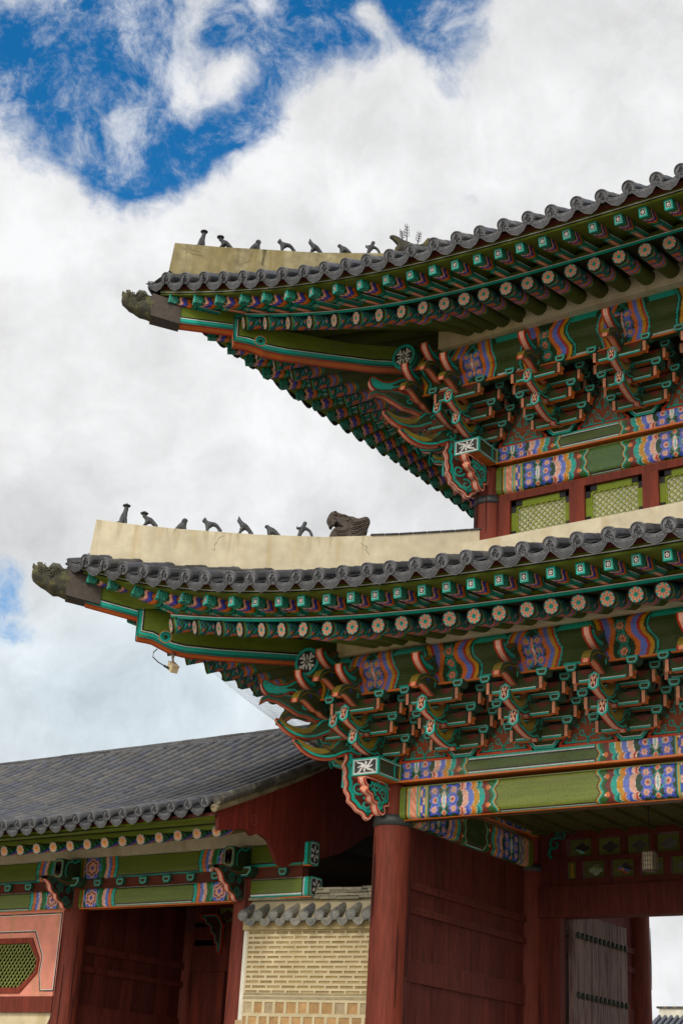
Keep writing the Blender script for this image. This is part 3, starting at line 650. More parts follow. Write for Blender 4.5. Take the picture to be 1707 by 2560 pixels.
def hip_rafter(chun, sar, parent, scroll, t=.27):
    D1 = np.array([1, 1, 0])/2**.5; k = 2**.5
    sc_ = lambda p: [(a*k, b) for a, b in p]
    def cc(nn): return ORNG if nn[1] < -.2 else (WHIT if nn[0] < -.5 else OLIV)
    mb = MB(); mb.prism(sc_(chun), (0, 0, 0), D1, (0, 0, 1), t, OLIV, up=cc, edge3=(REDO, ORNG))
    # painted borders that follow the lower edge
    for poly in (chun,):
        low = np.array(sc_(poly[:11]))
        for (o, wd, c) in ((.02, .045, TEAL2), (.07, .06, TEAL), (.108, .014, WHIT), (.128, .03, BLCK)):
            q = low.copy(); q[:, 1] += o; q[0, 1] = low[0, 1]+o; m_ = np.argmin(q[:, 0]); q[:, 0] = np.maximum(q[:, 0], q[m_, 0]+o*.9)
            for sg in (1, -1): mb.ribbon(q, wd, (0, 0, 0), D1, (0, 0, 1), sg*(t/2+.003), c, sg=sg)
    for sg in (1, -1):
        for r_, c, hh in ((.105, ORNG, .004), (.092, TEAL, .006), (.03, DGRN, .008)):
            a = np.linspace(0, 2*math.pi, 25)[:-1]; W = np.cross(D1, [0, 0, 1]); O = D1*scroll[0]*k+np.array([0, 0, scroll[1]])+W*sg*(t/2+hh)
            v = [O+D1*r_*math.cos(q)+np.array([0, 0, r_*math.sin(q)]) for q in a]; f = list(range(24)); mb.add(v, [f if sg > 0 else f[::-1]], c)
        mb.ribbon(spiral(scroll[0]*k, scroll[1], .07, 1.6), .014, (0, 0, 0), D1, (0, 0, 1), sg*(t/2+.011), DGRN, sg=sg)
    h = mb.build('hip_rafter', PAINT, parent)
    m2 = MB(); m2.prism(sc_(sar), (0, 0, 0), D1, (0, 0, 1), t-.03, OLIV, up=cc, edge3=(REDO, ORNG))
    low = np.array(sc_(sar[:3]))
    for (o, wd, c) in ((.02, .04, TEAL2), (.065, .055, TEAL), (.1, .012, WHIT), (.118, .026, BLCK)):
        q = low.copy(); q[:, 1] += o
        for sg in (1, -1): m2.ribbon(q, wd, (0, 0, 0), D1, (0, 0, 1), sg*(t/2-.012), c, sg=sg)
    m2.build('upper_hip_rafter', PAINT, parent)
    return h
roofL = build_roof(RL, gate, 'lower_roof'); roofU = build_roof(RU, gate, 'upper_roof')
hip_ridge([(-3.59,10.5),(-3.2,10.49),(-2.7,10.50),(-1.79,10.56),(-.97,10.66),(-.14,10.84),(.55,11.02),(.97,11.14)], [(-3.63,9.75),(-2.7,9.6),(-1.7,9.5),(-.6,9.5),(.97,9.9)], .30, roofL, capfrom=-.42)
hip_ridge([(-3.06,15.85),(-2.5,15.90),(-1.97,15.98),(-1.31,16.07),(-.41,16.27),(.6,16.6),(2.2,17.3),(4.4,18.5)], [(-3.1,15.2),(-2,15.1),(0,15.3),(2,16.2),(4.4,17.6)], .30, roofU, mt=PLASU, capfrom=.2)
hip_rafter([(.5,8.85),(-1.06,8.5),(-1.58,8.47),(-2.08,8.44),(-2.45,8.44),(-2.6,8.47),(-2.72,8.54),(-2.82,8.6),(-2.99,8.62),(-3.02,9.14),(-2.5,9.02),(-1.6,8.84),(-.6,8.90),(.5,9.1)], [(-2.2,8.9),(-3.03,8.95),(-3.6,9.09),(-3.66,9.52),(-2.2,9.55)], roofL, (-2.68, 8.67))
hip_rafter([(1.4,14.5),(.2,14.05),(-.5,13.96),(-1.1,13.95),(-1.6,13.95),(-1.85,13.98),(-1.95,14.03),(-2.05,14.06),(-2.22,14.07),(-2.26,14.52),(-1.7,14.42),(-.8,14.34),(.3,14.45),(1.4,14.8)], [(-1.6,14.25),(-2.25,14.3),(-2.95,14.29),(-3.0,14.75),(-1.6,14.85)], roofU, (-1.9, 14.15))
# ------------------------------------------------------------------ columns, beams, brackets, walls of the gate
def column(x, y, z0, z1, r, parent, ring=None, head=None, swapd=False):
    mb = MB(); zs = np.linspace(z0, z1, 9); mb.tube([(0, 0, z-z0) for z in zs], [r*(1.05-.07*i/8) for i in range(9)], CRED, n=28)
    # drying cracks
    for k in range(16):
        a = rnd.uniform(0, 6.28); zz = rnd.uniform(.3, (z1-z0)*.8); L = rnd.uniform(.6, 1.6); a2 = a
        P = []
        for q in np.linspace(0, 1, 9):
            a2 += rnd.uniform(-.012, .012); P.append((r*1.045*math.cos(a2), r*1.045*math.sin(a2), zz+q*L))
        mb.tube(P, [.003+.007*math.sin(math.pi*q) for q in np.linspace(0.05, .95, 9)], (.03, .006, .004), n=4)
    o = mb.build('column', WOODR, parent, T(x, y, z0))
    if ring:
        m2 = MB(); h = ring; m2.lathe([(r*.99, 0), (r*1.04, .004), (r*1.05, h*.5), (r*1.02, h), (r*.9, h+.003)], (.05, .055, .055), 28); m2.build('iron_band', METAL, o, T(x, y, z1))
    return o
R1c = .292
column(0, 0, .55, 6.02, R1c, gate, ring=.16); column(5.5, 0, .55, 6.02, R1c, gate, ring=.16); column(11, 0, .55, 6.02, R1c, gate, ring=.16); column(16.5, 0, .55, 6.02, R1c, gate, ring=.16)
for x in (0, 5.5, 11, 16.5): column(x, 9, .55, 6.02, R1c, gate, ring=.16)
for x in (0, 5.5): column(x, 4.5, .55, 6.05, .30, gate, ring=.12)
# column necks above the iron bands
def neck(x, y, z0, z1, r=.235): mb = MB(); mb.tube([(0, 0, 0), (0, 0, z1-z0)], r, CRED, n=20); mb.build('column_neck', WOODR, gate, T(x, y, z0))
for x, y in ((0, 0), (5.5, 0), (0, 4.5), (0, 9)): neck(x, y, 6.02, 6.68)
# main beams: rounded lower and upper edges
def beam(name, x0, L, y, z0, H, th, parent, swap=False, plain=OLIV, off=0.0, plate=False, inner=True, mt=None):
    """runs along X from x0; the front face is at y - th/2"""
    mb = MB(swap); rr = .09 if not plate else .0
    # profile (distance from the axis towards the viewer, height)
    if plate: prof = [(-th/2, 0), (-th/2, H)]
    else:
        prof = []
        for a in np.linspace(-math.pi/2, 0, 6): prof.append((-(th/2-rr)-rr*math.cos(a)*1.0, rr+rr*math.sin(a)))
        for a in np.linspace(0, math.pi/2, 5): prof.append((-(th/2-rr*.8)-rr*.8*math.cos(a), H-rr*.8+rr*.8*math.sin(a)))
    prof = np.array(prof); d = np.concatenate([[0], np.cumsum(np.hypot(*np.diff(prof, axis=0).T))]); tt = np.linspace(0, d[-1], max(12, int(d[-1]/.012)))
    py = np.interp(tt, d, prof[:, 0]); pz = np.interp(tt, d, prof[:, 1])
    s1 = 1.76; n = int(L/.0135); ss = np.linspace(0, L, n)
    S_, T_ = np.meshgrid(ss, tt, indexing='ij')
    C = beam_paint(S_, T_-(.0), d[-1], L, plain=plain)
    for sgn in ((1, -1) if inner else (1,)):
        P = np.stack([x0+S_, np.tile(y+sgn*py, (n, 1)), np.tile(z0+pz, (n, 1))], -1); mb.grid(P, C, True, flip=(sgn < 0))
    # underside and top, ends
    w = abs(prof[0][0]); mb.box((x0+.002, y-w-(.0), z0-.001), (x0+L-.002, y+w, z0+.03), (.10, .12, .012), cols={0: (.12, .05, .015)})
    mb.box((x0, y-th/2+.03, z0+H-.04), (x0+L, y+th/2-.03, z0+H), OLIV)
    # orange bead along the lower edge
    mb.tube([(x0+.02, y-w-.004, z0+.0), (x0+L-.02, y-w-.004, z0+.0)], .014, ORNG, n=6)
    for xx, fl in ((x0, False), (x0+L, True)):
        pts = [(xx, y+a, z0+b) for a, b in prof]+[(xx, y-a, z0+b) for a, b in prof[::-1]]; q = list(range(len(pts))); mb.add(pts, [q if not fl else q[::-1]], OLIV)
    return mb.build(name, mt or BEAMP, parent)
for k in range(3): beam('painted_beam', .24+5.5*k, 5.02, 0, 6.10, .50, .40, gate, plain=(.17, .21, .02))
beam('painted_beam', .24, 4.02, 0, 6.10, .50, .40, gate, swap=True, plain=(.03, .06, .012)); beam('painted_beam', 4.74, 4.02, 0, 6.10, .50, .40, gate, swap=True)
def plate(parent, x0, L, y, z0, swap, name='plate_beam', end=True, ext=.62, bay=None, H=.285):
    mb = MB(swap); n = int(L/.0135); ss = np.linspace(0, L, n); tt = np.linspace(0, H, 24); S_, T_ = np.meshgrid(ss, tt, indexing='ij')
    s2 = np.mod(S_, bay); C = beam_paint(s2, T_, H, bay, plain=(.07, .11, .014))
    for sgn in (1, -1): mb.grid(np.stack([x0+S_, np.full_like(S_, y-sgn*.24), z0+T_], -1), C, False, flip=(sgn < 0))
    mb.box((x0-ext, y-.238, z0), (x0+L, y+.238, z0+.01), ORNG); mb.box((x0-ext, y-.238, z0+H-.01), (x0+L, y+.238, z0+H), OLIV)
    mb.bar((x0, y-.245, z0+.006), (x0+L, y-.245, z0+.006), .02, .03, ORNG)
    if end:   # projecting end with its painted blossom
        mb.box((x0-ext+.006, y-.236, z0+.008), (x0+.0, y+.236, z0+H-.008), (.035, .055, .012), cols={4: TEAL})
        for sgn in (1, -1):
            yy = y-sgn*.2385
            for a, b, c in ((.0, .03, TEAL), (.03, .04, WHIT), (.04, .055, BLCK)):
                mb.box((x0-ext+.01, min(yy, yy-sgn*.004), z0+a), (x0, max(yy, yy-sgn*.004), z0+b), c); mb.box((x0-ext+.01, min(yy, yy-sgn*.004), z0+H-b), (x0, max(yy, yy-sgn*.004), z0+H-a), c)
            mb.box((x0-ext+.0, min(yy, yy-sgn*.0045), z0), (x0-ext+.045, max(yy, yy-sgn*.0045), z0+H), TEAL); mb.box((x0-.16, min(yy, yy-sgn*.0045), z0), (x0-.12, max(yy, yy-sgn*.0045), z0+H), TEAL)
        u = np.linspace(-1, 1, 41); v = np.linspace(-1, 1, 27); U_, V_ = np.meshgrid(u, v, indexing='ij'); C = np.zeros(U_.shape+(3,)); C[:] = TEAL
        X_, Y_ = U_*.24, V_*.143; m = (np.abs(X_) < .205) & (np.abs(Y_) < .11); lay(C, m, WHIT); m = (np.abs(X_) < .193) & (np.abs(Y_) < .098); lay(C, m, BLCK)
        for a, L_ in ((0, .14), (math.pi, .14), (math.pi/2, .095), (-math.pi/2, .095), (.55, .19), (-.55, .19), (math.pi-.55, .19), (math.pi+.55, .19)):
            p = X_*math.cos(a)+Y_*math.sin(a); q = -X_*math.sin(a)+Y_*math.cos(a)+.012*np.sin(p*30); lay(C, (p > .012) & (p < L_) & (np.abs(q) < .015*np.sin(np.clip(p/L_, 0, 1)*math.pi)**.7), WHIT)
        lay(C, np.hypot(X_, Y_) < .016, WHIT)
        mb.grid(np.stack([np.full_like(U_, x0-ext), y+X_, z0+H/2+Y_], -1), C, False, flip=False)
    return mb.build(name, BEAMP, parent)
plate(gate, -.24, 16.98, 0, 6.665, False, bay=5.5, ext=.60); plate(gate, -.24, 9.48, 0, 6.665, True, bay=4.5, ext=.60)
def wall_block():
    pass
# scroll boards below the beam ends at the corner
SCR_A = [(.2, -.01), (.90, -.01), (.94, -.06), (.90, -.13), (.84, -.15), (.86, -.23), (.78, -.27), (.70, -.27), (.70, -.35), (.62, -.38), (.56, -.37), (.54, -.46), (.46, -.53), (.36, -.52), (.32, -.44), (.36, -.38), (.2, -.36)]
SCR_D = [(.2, .58), (.62, .60), (.76, .56), (.83, .46), (.80, .36), (.86, .27), (.80, .17), (.82, .06), (.78, -.03), (.81, -.13), (.74, -.21), (.75, -.3), (.66, -.36), (.60, -.44), (.50, -.47), (.46, -.55), (.38, -.56), (.34, -.48), (.2, -.44)]
def scroll_board(parent, O, U, name='scroll_board', s=1.0, t=.13, poly=SCR_A, sp=((.62, -.12, .09, 1.3, 2), (.42, -.22, .10, 1.3, 0), (.34, -.10, .07, 1.2, 1), (.5, -.38, .07, 1.2, 3))):
    mb = MB(); poly = chaik([(a*s, b*s) for a, b in poly], 1); U = np.array(U, float)
    mb.prism(poly, O, U, (0, 0, 1), t, (.13, .022, .012), edge=SALM, edge3=(REDO, PINK), bands=((.022, PINK), (.02, REDO), (.018, DGRN), (.05, TEAL)))
    for sg in (1, -1):
        h = sg*(t/2+.006)
        for cx, cy, r_, tn, a0 in sp:
            mb.ribbon(spiral(cx*s, cy*s, r_*s, tn, a0), [.045*s*(1-.5*q) for q in np.linspace(0, 1, 22)], O, U, (0, 0, 1), h, TEAL, sg=sg)
            mb.ribbon(spiral(cx*s, cy*s, r_*s, tn, a0), .01, O, U, (0, 0, 1), h+sg*.003, (.1, .6, .5), sg=sg)
    return mb.build(name, PAINT, parent)
DG = (-.7071, -.7071, 0); SPD = ((.60, .22, .12, 1.3, 2), (.45, .42, .09, 1.2, 0), (.58, -.08, .11, 1.3, 3.5), (.45, -.32, .10, 1.2, 1), (.30, .0, .09, 1.2, 2))
scroll_board(gate, (0, 0, 6.66), (0, -1, 0)); scroll_board(gate, (0, 0, 6.66), DG, poly=SCR_D, sp=SPD); scroll_board(gate, (0, 0, 6.66), (-1, 0, 0), s=.8)
# ------------------------------------------------------------------ bracket clusters
def tongue_poly(dn, dz, k=1.0):
    p = [(.2,.12),(.34,.12),(.46,.065),(.57,.03),(.60,.10),(.67,.045),(.85,.04),(1.03,.085),(1.18,.13),(1.22,.36),(1.13,.25),(1.0,.185),(.86,.17),(.74,.2),(.65,.29),(.60,.39),(.2,.39)]
    return [(a*k+dn, b+dz) for a, b in p]
def arm_parts(mb, k=1.0, t=.12, U=(0, -1, 0), O=(0, 0, 0), hexs=True, n=2, cloud=True):
    """carved arms, one above another, reaching out along U"""
    U = np.array(U, float); O = np.array(O, float); W = np.cross(U, [0, 0, 1.])
    bands = ((.012, BLCK), (.026, TEAL), (.01, (.02, .10, .03)))
    def upc(nn): return HORN if nn[1] > .2 else (ORNG if nn[0] > .5 else DGRN)
    for i in range(n):
        dn, dz = .27*i*k, .29*i
        poly = chaik(tongue_poly(dn, dz, k), 1); mb.prism(poly, O, U, (0, 0, 1), t, (.03, .05, .012), up=upc, edge3=(REDO, PINK), bands=bands)
        for sg in (1, -1):
            for cx, cy, r_, a0 in ((.52, .26, .08, 0), (.36, .24, .07, 2.5)): mb.ribbon(spiral(cx*k+dn, cy+dz, r_, 1.1, a0), .024, O, U, (0, 0, 1), sg*(t/2+.006), (.006, .28, .21), sg=sg)
        for sg in (1, -1):
            mb.ribbon([(1.15*k+dn, .285+dz), (1.07*k+dn, .20+dz), (.97*k+dn, .155+dz), (.86*k+dn, .15+dz), (.76*k+dn, .19+dz), (.69*k+dn, .27+dz)], [.03, .055, .08, .09, .08, .04], O, U, (0, 0, 1), sg*(t/2+.0065), HORN, sg=sg)
            mb.ribbon([(1.08*k+dn, .145+dz), (.97*k+dn, .10+dz), (.86*k+dn, .095+dz), (.74*k+dn, .13+dz), (.64*k+dn, .2+dz)], .018, O, U, (0, 0, 1), sg*(t/2+.008), TEAL, sg=sg)
        if hexs:
            c = O+U*(1.205*k+dn)+np.array([0, 0, .245+dz]); V = nrm(-.18*U+np.array([0, 0, 1.])); 
            hx = lambda w_, h_: [(-w_, -h_*.62), (0, -h_), (w_, -h_*.62), (w_, h_*.62), (0, h_), (-w_, h_*.62)]
            Nn = np.cross(W, V) if np.dot(np.cross(W, V), U) > 0 else np.cross(V, W)
            for w_, h_, hh, c_ in ((.078, .142, 0, TEAL), (.052, .112, .004, WHIT), (.045, .104, .006, BLCK), (.040, .098, .008, BRWN)):
                mb.prism(hx(w_, h_), c+Nn*hh, W, V, .012, c_)
            for sx, sz in ((1, 1), (-1, 1), (1, -1), (-1, -1)):
                v = [c+Nn*.02+W*a+V*b for a, b in ((0, 0), (sx*.034, sz*.03), (sx*.028, sz*.082), (sx*.008, sz*.05))]; mb.add(v, [(0, 1, 2, 3)], PINK)
            mb.add([c+Nn*.022+W*.014*math.cos(q)+V*.014*math.sin(q) for q in np.linspace(0, 6.28, 9)[:-1]], [list(range(8))], OCHR)
    b = [(.4,.66),(1.0*k,.66),(1.12*k,.72),(1.22*k,.70),(1.34*k,.74),(1.50*k,.80),(1.62*k,.80),(1.74*k,.70),(1.72*k,.82),(1.64*k,.92),(1.5*k,.98),(1.34*k,1.0),(1.2*k,.96),(.4,.96)]
    b = chaik(b, 1); mb.prism(b, O, U, (0, 0, 1), t+.01, (.04, .05, .012), up=upc, edge3=(REDO, SALM), bands=((.01, TEAL2), (.016, (.05, .08, .02))))
    for sg in (1, -1):
        mb.ribbon([(1.1*k, .92), (1.3*k, .95), (1.5*k, .93), (1.64*k, .85), (1.70*k, .76)], .022, O, U, (0, 0, 1), sg*(t/2+.012), HORN, sg=sg)
        mb.ribbon(spiral(1.42*k, .88, .035, .9, 0, 10), .02, O, U, (0, 0, 1), sg*(t/2+.012), BLUE, sg=sg)
        mb.ribbon(spiral(1.0*k, .80, .07, 1.2, 0), .022, O, U, (0, 0, 1), sg*(t/2+.012), TEAL2, sg=sg)
    if cloud:
        c = chaik([(.4,.98),(.88*k,.96),(1.0*k,1.0),(1.10*k,1.03),(1.16*k,1.10),(1.22*k,1.0),(1.30*k,.97),(1.40*k,1.0),(1.50*k,1.03),(1.60*k,1.08),(1.69*k,1.16),(1.70*k,1.27),(1.63*k,1.26),(1.56*k,1.19),(1.46*k,1.18),(1.36*k,1.25),(1.26*k,1.33),(1.1*k,1.38),(.4,1.40)], 1)
        mb.prism(c, O, U, (0, 0, 1), t+.01, (.04, .055, .012), up=upc, edge3=(REDO, PINK), bands=((.01, REDO), (.016, DGRN), (.03, TEAL2)))
        for sg in (1, -1):
            mb.ribbon(spiral(1.08*k, 1.2, .11, 1.3, 1), .03, O, U, (0, 0, 1), sg*(t/2+.012), TEAL2, sg=sg); mb.ribbon([(1.30*k, 1.10), (1.45*k, 1.10), (1.58*k, 1.14), (1.64*k, 1.21)], .06, O, U, (0, 0, 1), sg*(t/2+.012), TEAL, sg=sg)
def block(mb, x, y, z, w=.17, h=.11, d=.17):
    """small bearing block, wider at the top, teal rim on every face"""
    for sc_, zz, c in ((1, 0, None),):
        b = [(-w*.33, -h/2), (-w/2, -h*.05), (-w/2, h/2), (w/2, h/2), (w/2, -h*.05), (w*.33, -h/2)]
        mb.prism(b, (x, y, z), (1, 0, 0), (0, 0, 1), d, (.05, .07, .012), edge=(.04, .10, .06), bands=((.022, TEAL), (.008, (.35, .6, .5)), (.01, BLCK)))
def cross_arm(mb, n, L, zc, x0=0, thick=.1):
    """arm parallel to the wall, n out from it, carrying a block at each end"""
    y = -n; zt = zc-.052; zb = zt-.185
    poly = [(-L+.05, zt), (L-.05, zt), (L-.04, zb+.10), (L-.09, zb+.035), (L-.19, zb), (-L+.19, zb), (-L+.09, zb+.035), (-L+.04, zb+.10)]
    poly = [(a+x0, b) for a, b in poly]
    def upc(nn): return ORNG if nn[1] < -.3 else (DGRN if abs(nn[0]) > .5 else MOSS)
    mb.prism(poly, (0, y, 0), (1, 0, 0), (0, 0, 1), thick, (.042, .06, .008), up=upc)
    for sy in (1, -1):
        yy = y-sy*(thick/2+.003)
        for sx in (-1, 1):
            xe = x0+sx*(L-.095); a, b = sorted((xe-.024, xe+.024)); mb.box((a, yy-.001, zb+.01), (b, yy+.001, zt), SALM if sy > 0 else ORNG)
            a, b = sorted((xe-sx*.03, xe-sx*.05)); mb.box((a, yy-.001, zb+.01), (b, yy+.001, zt), BLCK)
        mb.box((x0-L+.17, yy-.001, zb+.004), (x0+L-.17, yy+.001, zb+.034), TEAL); mb.box((x0-L+.17, yy-.0015, zb+.034), (x0+L-.17, yy+.0015, zb+.042), WHIT)
        for sx in (-1, 1):
            q = [(x0+sx*(L-.27)-.12+.24*i/8, zt-.085*math.sin(math.pi*i/8)) for i in range(9)]; v = [(a, yy-.0005*sy, b) for a, b in q]; mb.add(v, [list(range(9)) if sy < 0 else list(range(9))[::-1]], BRWN)
    for sx in ((-1, 1) if L < .6 else (1,)): block(mb, x0+sx*(L-.06), y, zc)
ARMS = [(1.15, .52, .85), (.77, .53, .58), (.40, .54, .33), (.77, .69, .86), (.40, .69, .60), (.03, .69, .60), (.03, .54, .33), (.40, .62, .86), (.03, .62, .87)]
def bracket_core():
    mb = MB()
    b = [(-.16, 0), (-.27, .12), (-.27, .25), (.27, .25), (.27, .12), (.16, 0)]
    mb.prism(b, (0, 0, 0), (1, 0, 0), (0, 0, 1), .54, (.07, .10, .014), edge=(.02, .06, .03), bands=((.045, TEAL), (.012, WHIT), (.014, BLCK)))
    for sx in (1, -1):
        mb.prism([(-.16, .0), (-.262, .12), (-.262, .245), (.262, .245), (.262, .12), (.16, .0)], (sx*.268, 0, 0), (0, sx*1.0, 0), (0, 0, 1), .008, (.02, .03, .01), bands=((.035, TEAL2), (.01, (.3, .5, .45))), both=True)
    for n, L, zc in ARMS: cross_arm(mb, n, L, zc)
    block(mb, 0, -.40, .33); block(mb, 0, -.77, .60); block(mb, 0, -1.15, .85)
    return mb.build('bracket_set', PAINT)
def bracket_arms():
    mb = MB(); arm_parts(mb); return mb.build('carved_arms', PAINT)
BC, BA = Proto(bracket_core), Proto(bracket_arms)
def bell_board():
    mb = MB(); h = [(.47, 0), (.45, .08), (.39, .13), (.34, .22), (.31, .33), (.25, .43), (.17, .50), (.13, .58), (.12, .74)]
    poly = h+[(-a, b) for a, b in h[::-1]]
    mb.prism(poly, (0, -.215, 0), (1, 0, 0), (0, 0, 1), .03, (.33, .07, .02), edge=(.7, .06, .01), bands=((.040, (.62, .06, .01)), (.010, BLCK), (.020, TEAL)), both=False)
    mb2 = mb; O = (0, -.233, 0); U = (1, 0, 0); V = (0, 0, 1)
    hh = .004
    for sg in (1, -1):
        for cx, cy, r_, a0, s_ in ((.09, .2, .06, 3.6, 1), (.2, .12, .055, 2.2, -1), (.08, .36, .045, 3.4, -1), (.16, .28, .04, 0, 1)):
            p = spiral(cx, cy, r_, 1.15, a0, 18, s_); p[:, 0] *= sg; mb.ribbon(p, .019, O, U, V, hh, TEAL)
            mb.ribbon(p, .019, O, U, V, -hh, TEAL, sg=-1)
        for pts in ([(.0, .03), (.02, .12), (.07, .17)], [(.03, .3), (.06, .42), (.03, .5)], [(.12, .06), (.2, .06), (.27, .09)]):
            p = np.array(pts, float); p[:, 0] *= sg; mb.ribbon(p, .02, O, U, V, hh, TEAL); mb.ribbon(p, .02, O, U, V, -hh, TEAL, sg=-1)
    for p, w_ in (([(0, .02), (0, .13)], .035), ([(0, .5), (0, .62)], .04)): mb.ribbon(p, w_, O, U, V, hh, TEAL); mb.ribbon(p, w_, O, U, V, -hh, TEAL, sg=-1)
    return mb.build('bell_board', PAINT)
BB = Proto(bell_board)
def rotm(M, rz): return M@T(rz=rz)
def storey(root, c0, zb, step, stepy, nx, ny, pz, ypur, roof, pb=.905, ph=.60, fb=1.52):
    """bracket clusters of one storey: c0 = corner column, zb = top of the plate"""
    for i in range(1, nx+1):
        M = T(c0+step*i, c0, zb); b = BC.put('bracket_set', M, root); BA.put('carved_arms', M, b)
    for i in range(nx): BB.put('bell_board', T(c0+step*(i+.5), c0, zb), root)
    for j in range(1, ny+1):
        M = rotm(T(c0, c0+stepy*j, zb), -math.pi/2); b = BC.put('bracket_set', M, root); BA.put('carved_arms', M, b)
    for j in range(ny): BB.put('bell_board', rotm(T(c0, c0+stepy*(j+.5), zb), -math.pi/2), root)
    # corner cluster
    M = T(c0, c0, zb); b = BC.put('corner_bracket_set', M, root)
    for k in range(3):
        for sw_ in (0, 1):
            mb = MB(); 
            if k: cross = None
            arm_parts(mb, n=2 if k == 0 else 1, O=(0, 0, .0) if k == 0 else (0, 0, .29) if k == 1 else (0, 0, .0), U=(0, -1, 0), hexs=(k < 2)) if k < 2 else arm_parts(mb, n=0, U=(0, -1, 0))
            MM = T(c0-.38*k, c0, zb) if not sw_ else rotm(T(c0, c0-.38*k, zb), -math.pi/2)
            mb.build('carved_arms', PAINT, b, MM)
    # cross arms that lap past the corner
    for sw_ in (0, 1):
        mb = MB()
        for n, L, zc in ((.40, .5, .33), (.77, .5, .58)): cross_arm(mb, n, L-.12, zc, x0=-n*.75)
        mb.build('cross_arms', PAINT, b, T(c0, c0, zb) if not sw_ else rotm(T(c0, c0, zb), -math.pi/2))
    D = np.array([-1, -1, 0])/2**.5; mb = MB(); t = .15; O = np.array([0, 0, 0.]); W = np.cross(D, [0, 0, 1.])
    bands = ((.012, REDO), (.014, DGRN), (.032, TEAL), (.012, DGRN))
    def upc(nn): return HORN if nn[1] > .1 else (HORN if nn[0] > .5 else DGRN)
    for dn, dz in ((0, 0), (.30, .29)):
        poly = [(.3,.08),(.6,.12),(.75,.17),(.88,.11),(1.0,.05),(1.18,.025),(1.36,.06),(1.5,.14),(1.60,.24),(1.67,.34),(1.5,.27),(1.35,.20),(1.22,.17),(1.1,.20),(1.02,.29),(.94,.38),(.84,.42),(.3,.42)]
        poly = [(a+(dn if a > .3 else 0), b+dz) for a, b in poly]
        poly = chaik(poly, 1); mb.prism(poly, O, D, (0, 0, 1), t, (.03, .05, .012), up=upc, edge3=(REDO, SALM), bands=bands)
        for sg in (1, -1):
            mb.ribbon([(1.58+dn, .30+dz), (1.46+dn, .215+dz), (1.33+dn, .16+dz), (1.2+dn, .145+dz), (1.09+dn, .18+dz), (1.0+dn, .27+dz)], [.03, .07, .085, .09, .08, .04], O, D, (0, 0, 1), sg*(t/2+.0065), HORN, sg=sg)
            for cx, cy, r_, a0 in ((.72, .27, .09, 0), (.52, .27, .07, 2.5)): mb.ribbon(spiral(cx+dn, cy+dz, r_, 1.2, a0), .035, O, D, (0, 0, 1), sg*(t/2+.006), TEAL, sg=sg)
    b1 = [(.4,.74),(1.1,.70),(1.3,.62),(1.45,.68),(1.6,.70),(1.75,.78),(1.95,.88),(2.1,.90),(2.22,.82),(2.2,.92),(2.08,1.0),(1.9,1.02),(1.7,1.0),(1.55,.96),(1.4,1.0),(.4,1.02)]
    mb.prism(b1, O, D, (0, 0, 1), t, (.03, .05, .012), up=upc, edge3=(REDO, SALM), bands=((.012, REDO), (.03, TEAL2)))
    for q in ((1.5, .84), (1.25, .84)):
        for sg in (1, -1): mb.ribbon(spiral(q[0], q[1], .08, 1.2, 1), .03, O, D, (0, 0, 1), sg*(t/2+.006), TEAL, sg=sg)
    c1 = chaik([(.4,1.04),(1.2,1.04),(1.45,.98),(1.6,1.0),(1.72,1.06),(1.85,.97),(2.0,.94),(2.12,.98),(2.2,1.06),(2.23,1.18),(2.15,1.24),(2.05,1.18),(1.95,1.15),(1.8,1.18),(1.7,1.26),(1.45,1.34),(.4,1.36)], 1)
    mb.prism(c1, O, D, (0, 0, 1), t, (.03, .05, .012), up=upc, edge3=(REDO, PINK), bands=((.014, REDO), (.016, DGRN), (.03, TEAL)))
    for sg in (1, -1):
        mb.ribbon([(1.8, 1.10), (1.95, 1.05), (2.08, 1.06), (2.14, 1.14)], [.06, .1, .1, .07], O, D, (0, 0, 1), sg*(t/2+.006), TEAL, sg=sg); mb.ribbon(spiral(1.5, 1.16, .11, 1.3, 1), .04, O, D, (0, 0, 1), sg*(t/2+.006), TEAL, sg=sg)
    mb.build('corner_carved_arms', PAINT, b, T(c0, c0, zb))
    # purlin with its painted bearing plank, seen under the rafters
    dz = pz
    for sw_ in (False, True):
        mb = MB(sw_); L0 = ypur+.0; x = np.arange(c0-.95, 16.6 if not sw_ else 9.0, .017); H = ph; prof = [(-.09, 0), (-.09, .24), (-.18, .32), (-.22, .44), (-.20, .56), (-.14, ph+.02)]
        prof = np.array(prof); d = np.concatenate([[0], np.cumsum(np.hypot(*np.diff(prof, axis=0).T))]); tt = np.linspace(0, d[-1], 44)
        X_, T_ = np.meshgrid(x, tt, indexing='ij'); C = purlin_paint(X_-c0, T_, d[-1]-.08)
        py = np.interp(tt, d, prof[:, 0]); pzz = np.interp(tt, d, prof[:, 1])
        mb.grid(np.stack([X_, np.tile(ypur+.10+py, (len(x), 1)), np.tile(zb+pb+pzz, (len(x), 1))], -1), C, True)
        mb.box((x[0], ypur+.025, zb+pb+.002), (x[-1], ypur+.15, zb+pb+ph), DGRN); mb.bar((x[0], ypur-.01, zb+pb-.005), (x[-1], ypur-.01, zb+pb-.005), .04, .025, ORNG)
        mb.build('painted_purlin', PAINT, root)
        # lime plaster fillet between purlin and rafters
        mb = MB(sw_); XE = 16.5 if not sw_ else 9
        mb.box((c0+1.33, ypur-.20, zb+fb), (XE, ypur+.1, zb+1.95), CREM)
        mb.prism([(c0-.35, zb+fb), (c0+1.33, zb+fb+.05), (c0+1.33, zb+1.95), (c0-.35, zb+1.95)], (0, ypur-.03, 0), (1, 0, 0), (0, 0, 1), .2, (.62, .50, .28))
        mb.build('plaster_fillet', PLAST, root)
    # round purlin end with a white blossom
    mb = MB(); r = .225
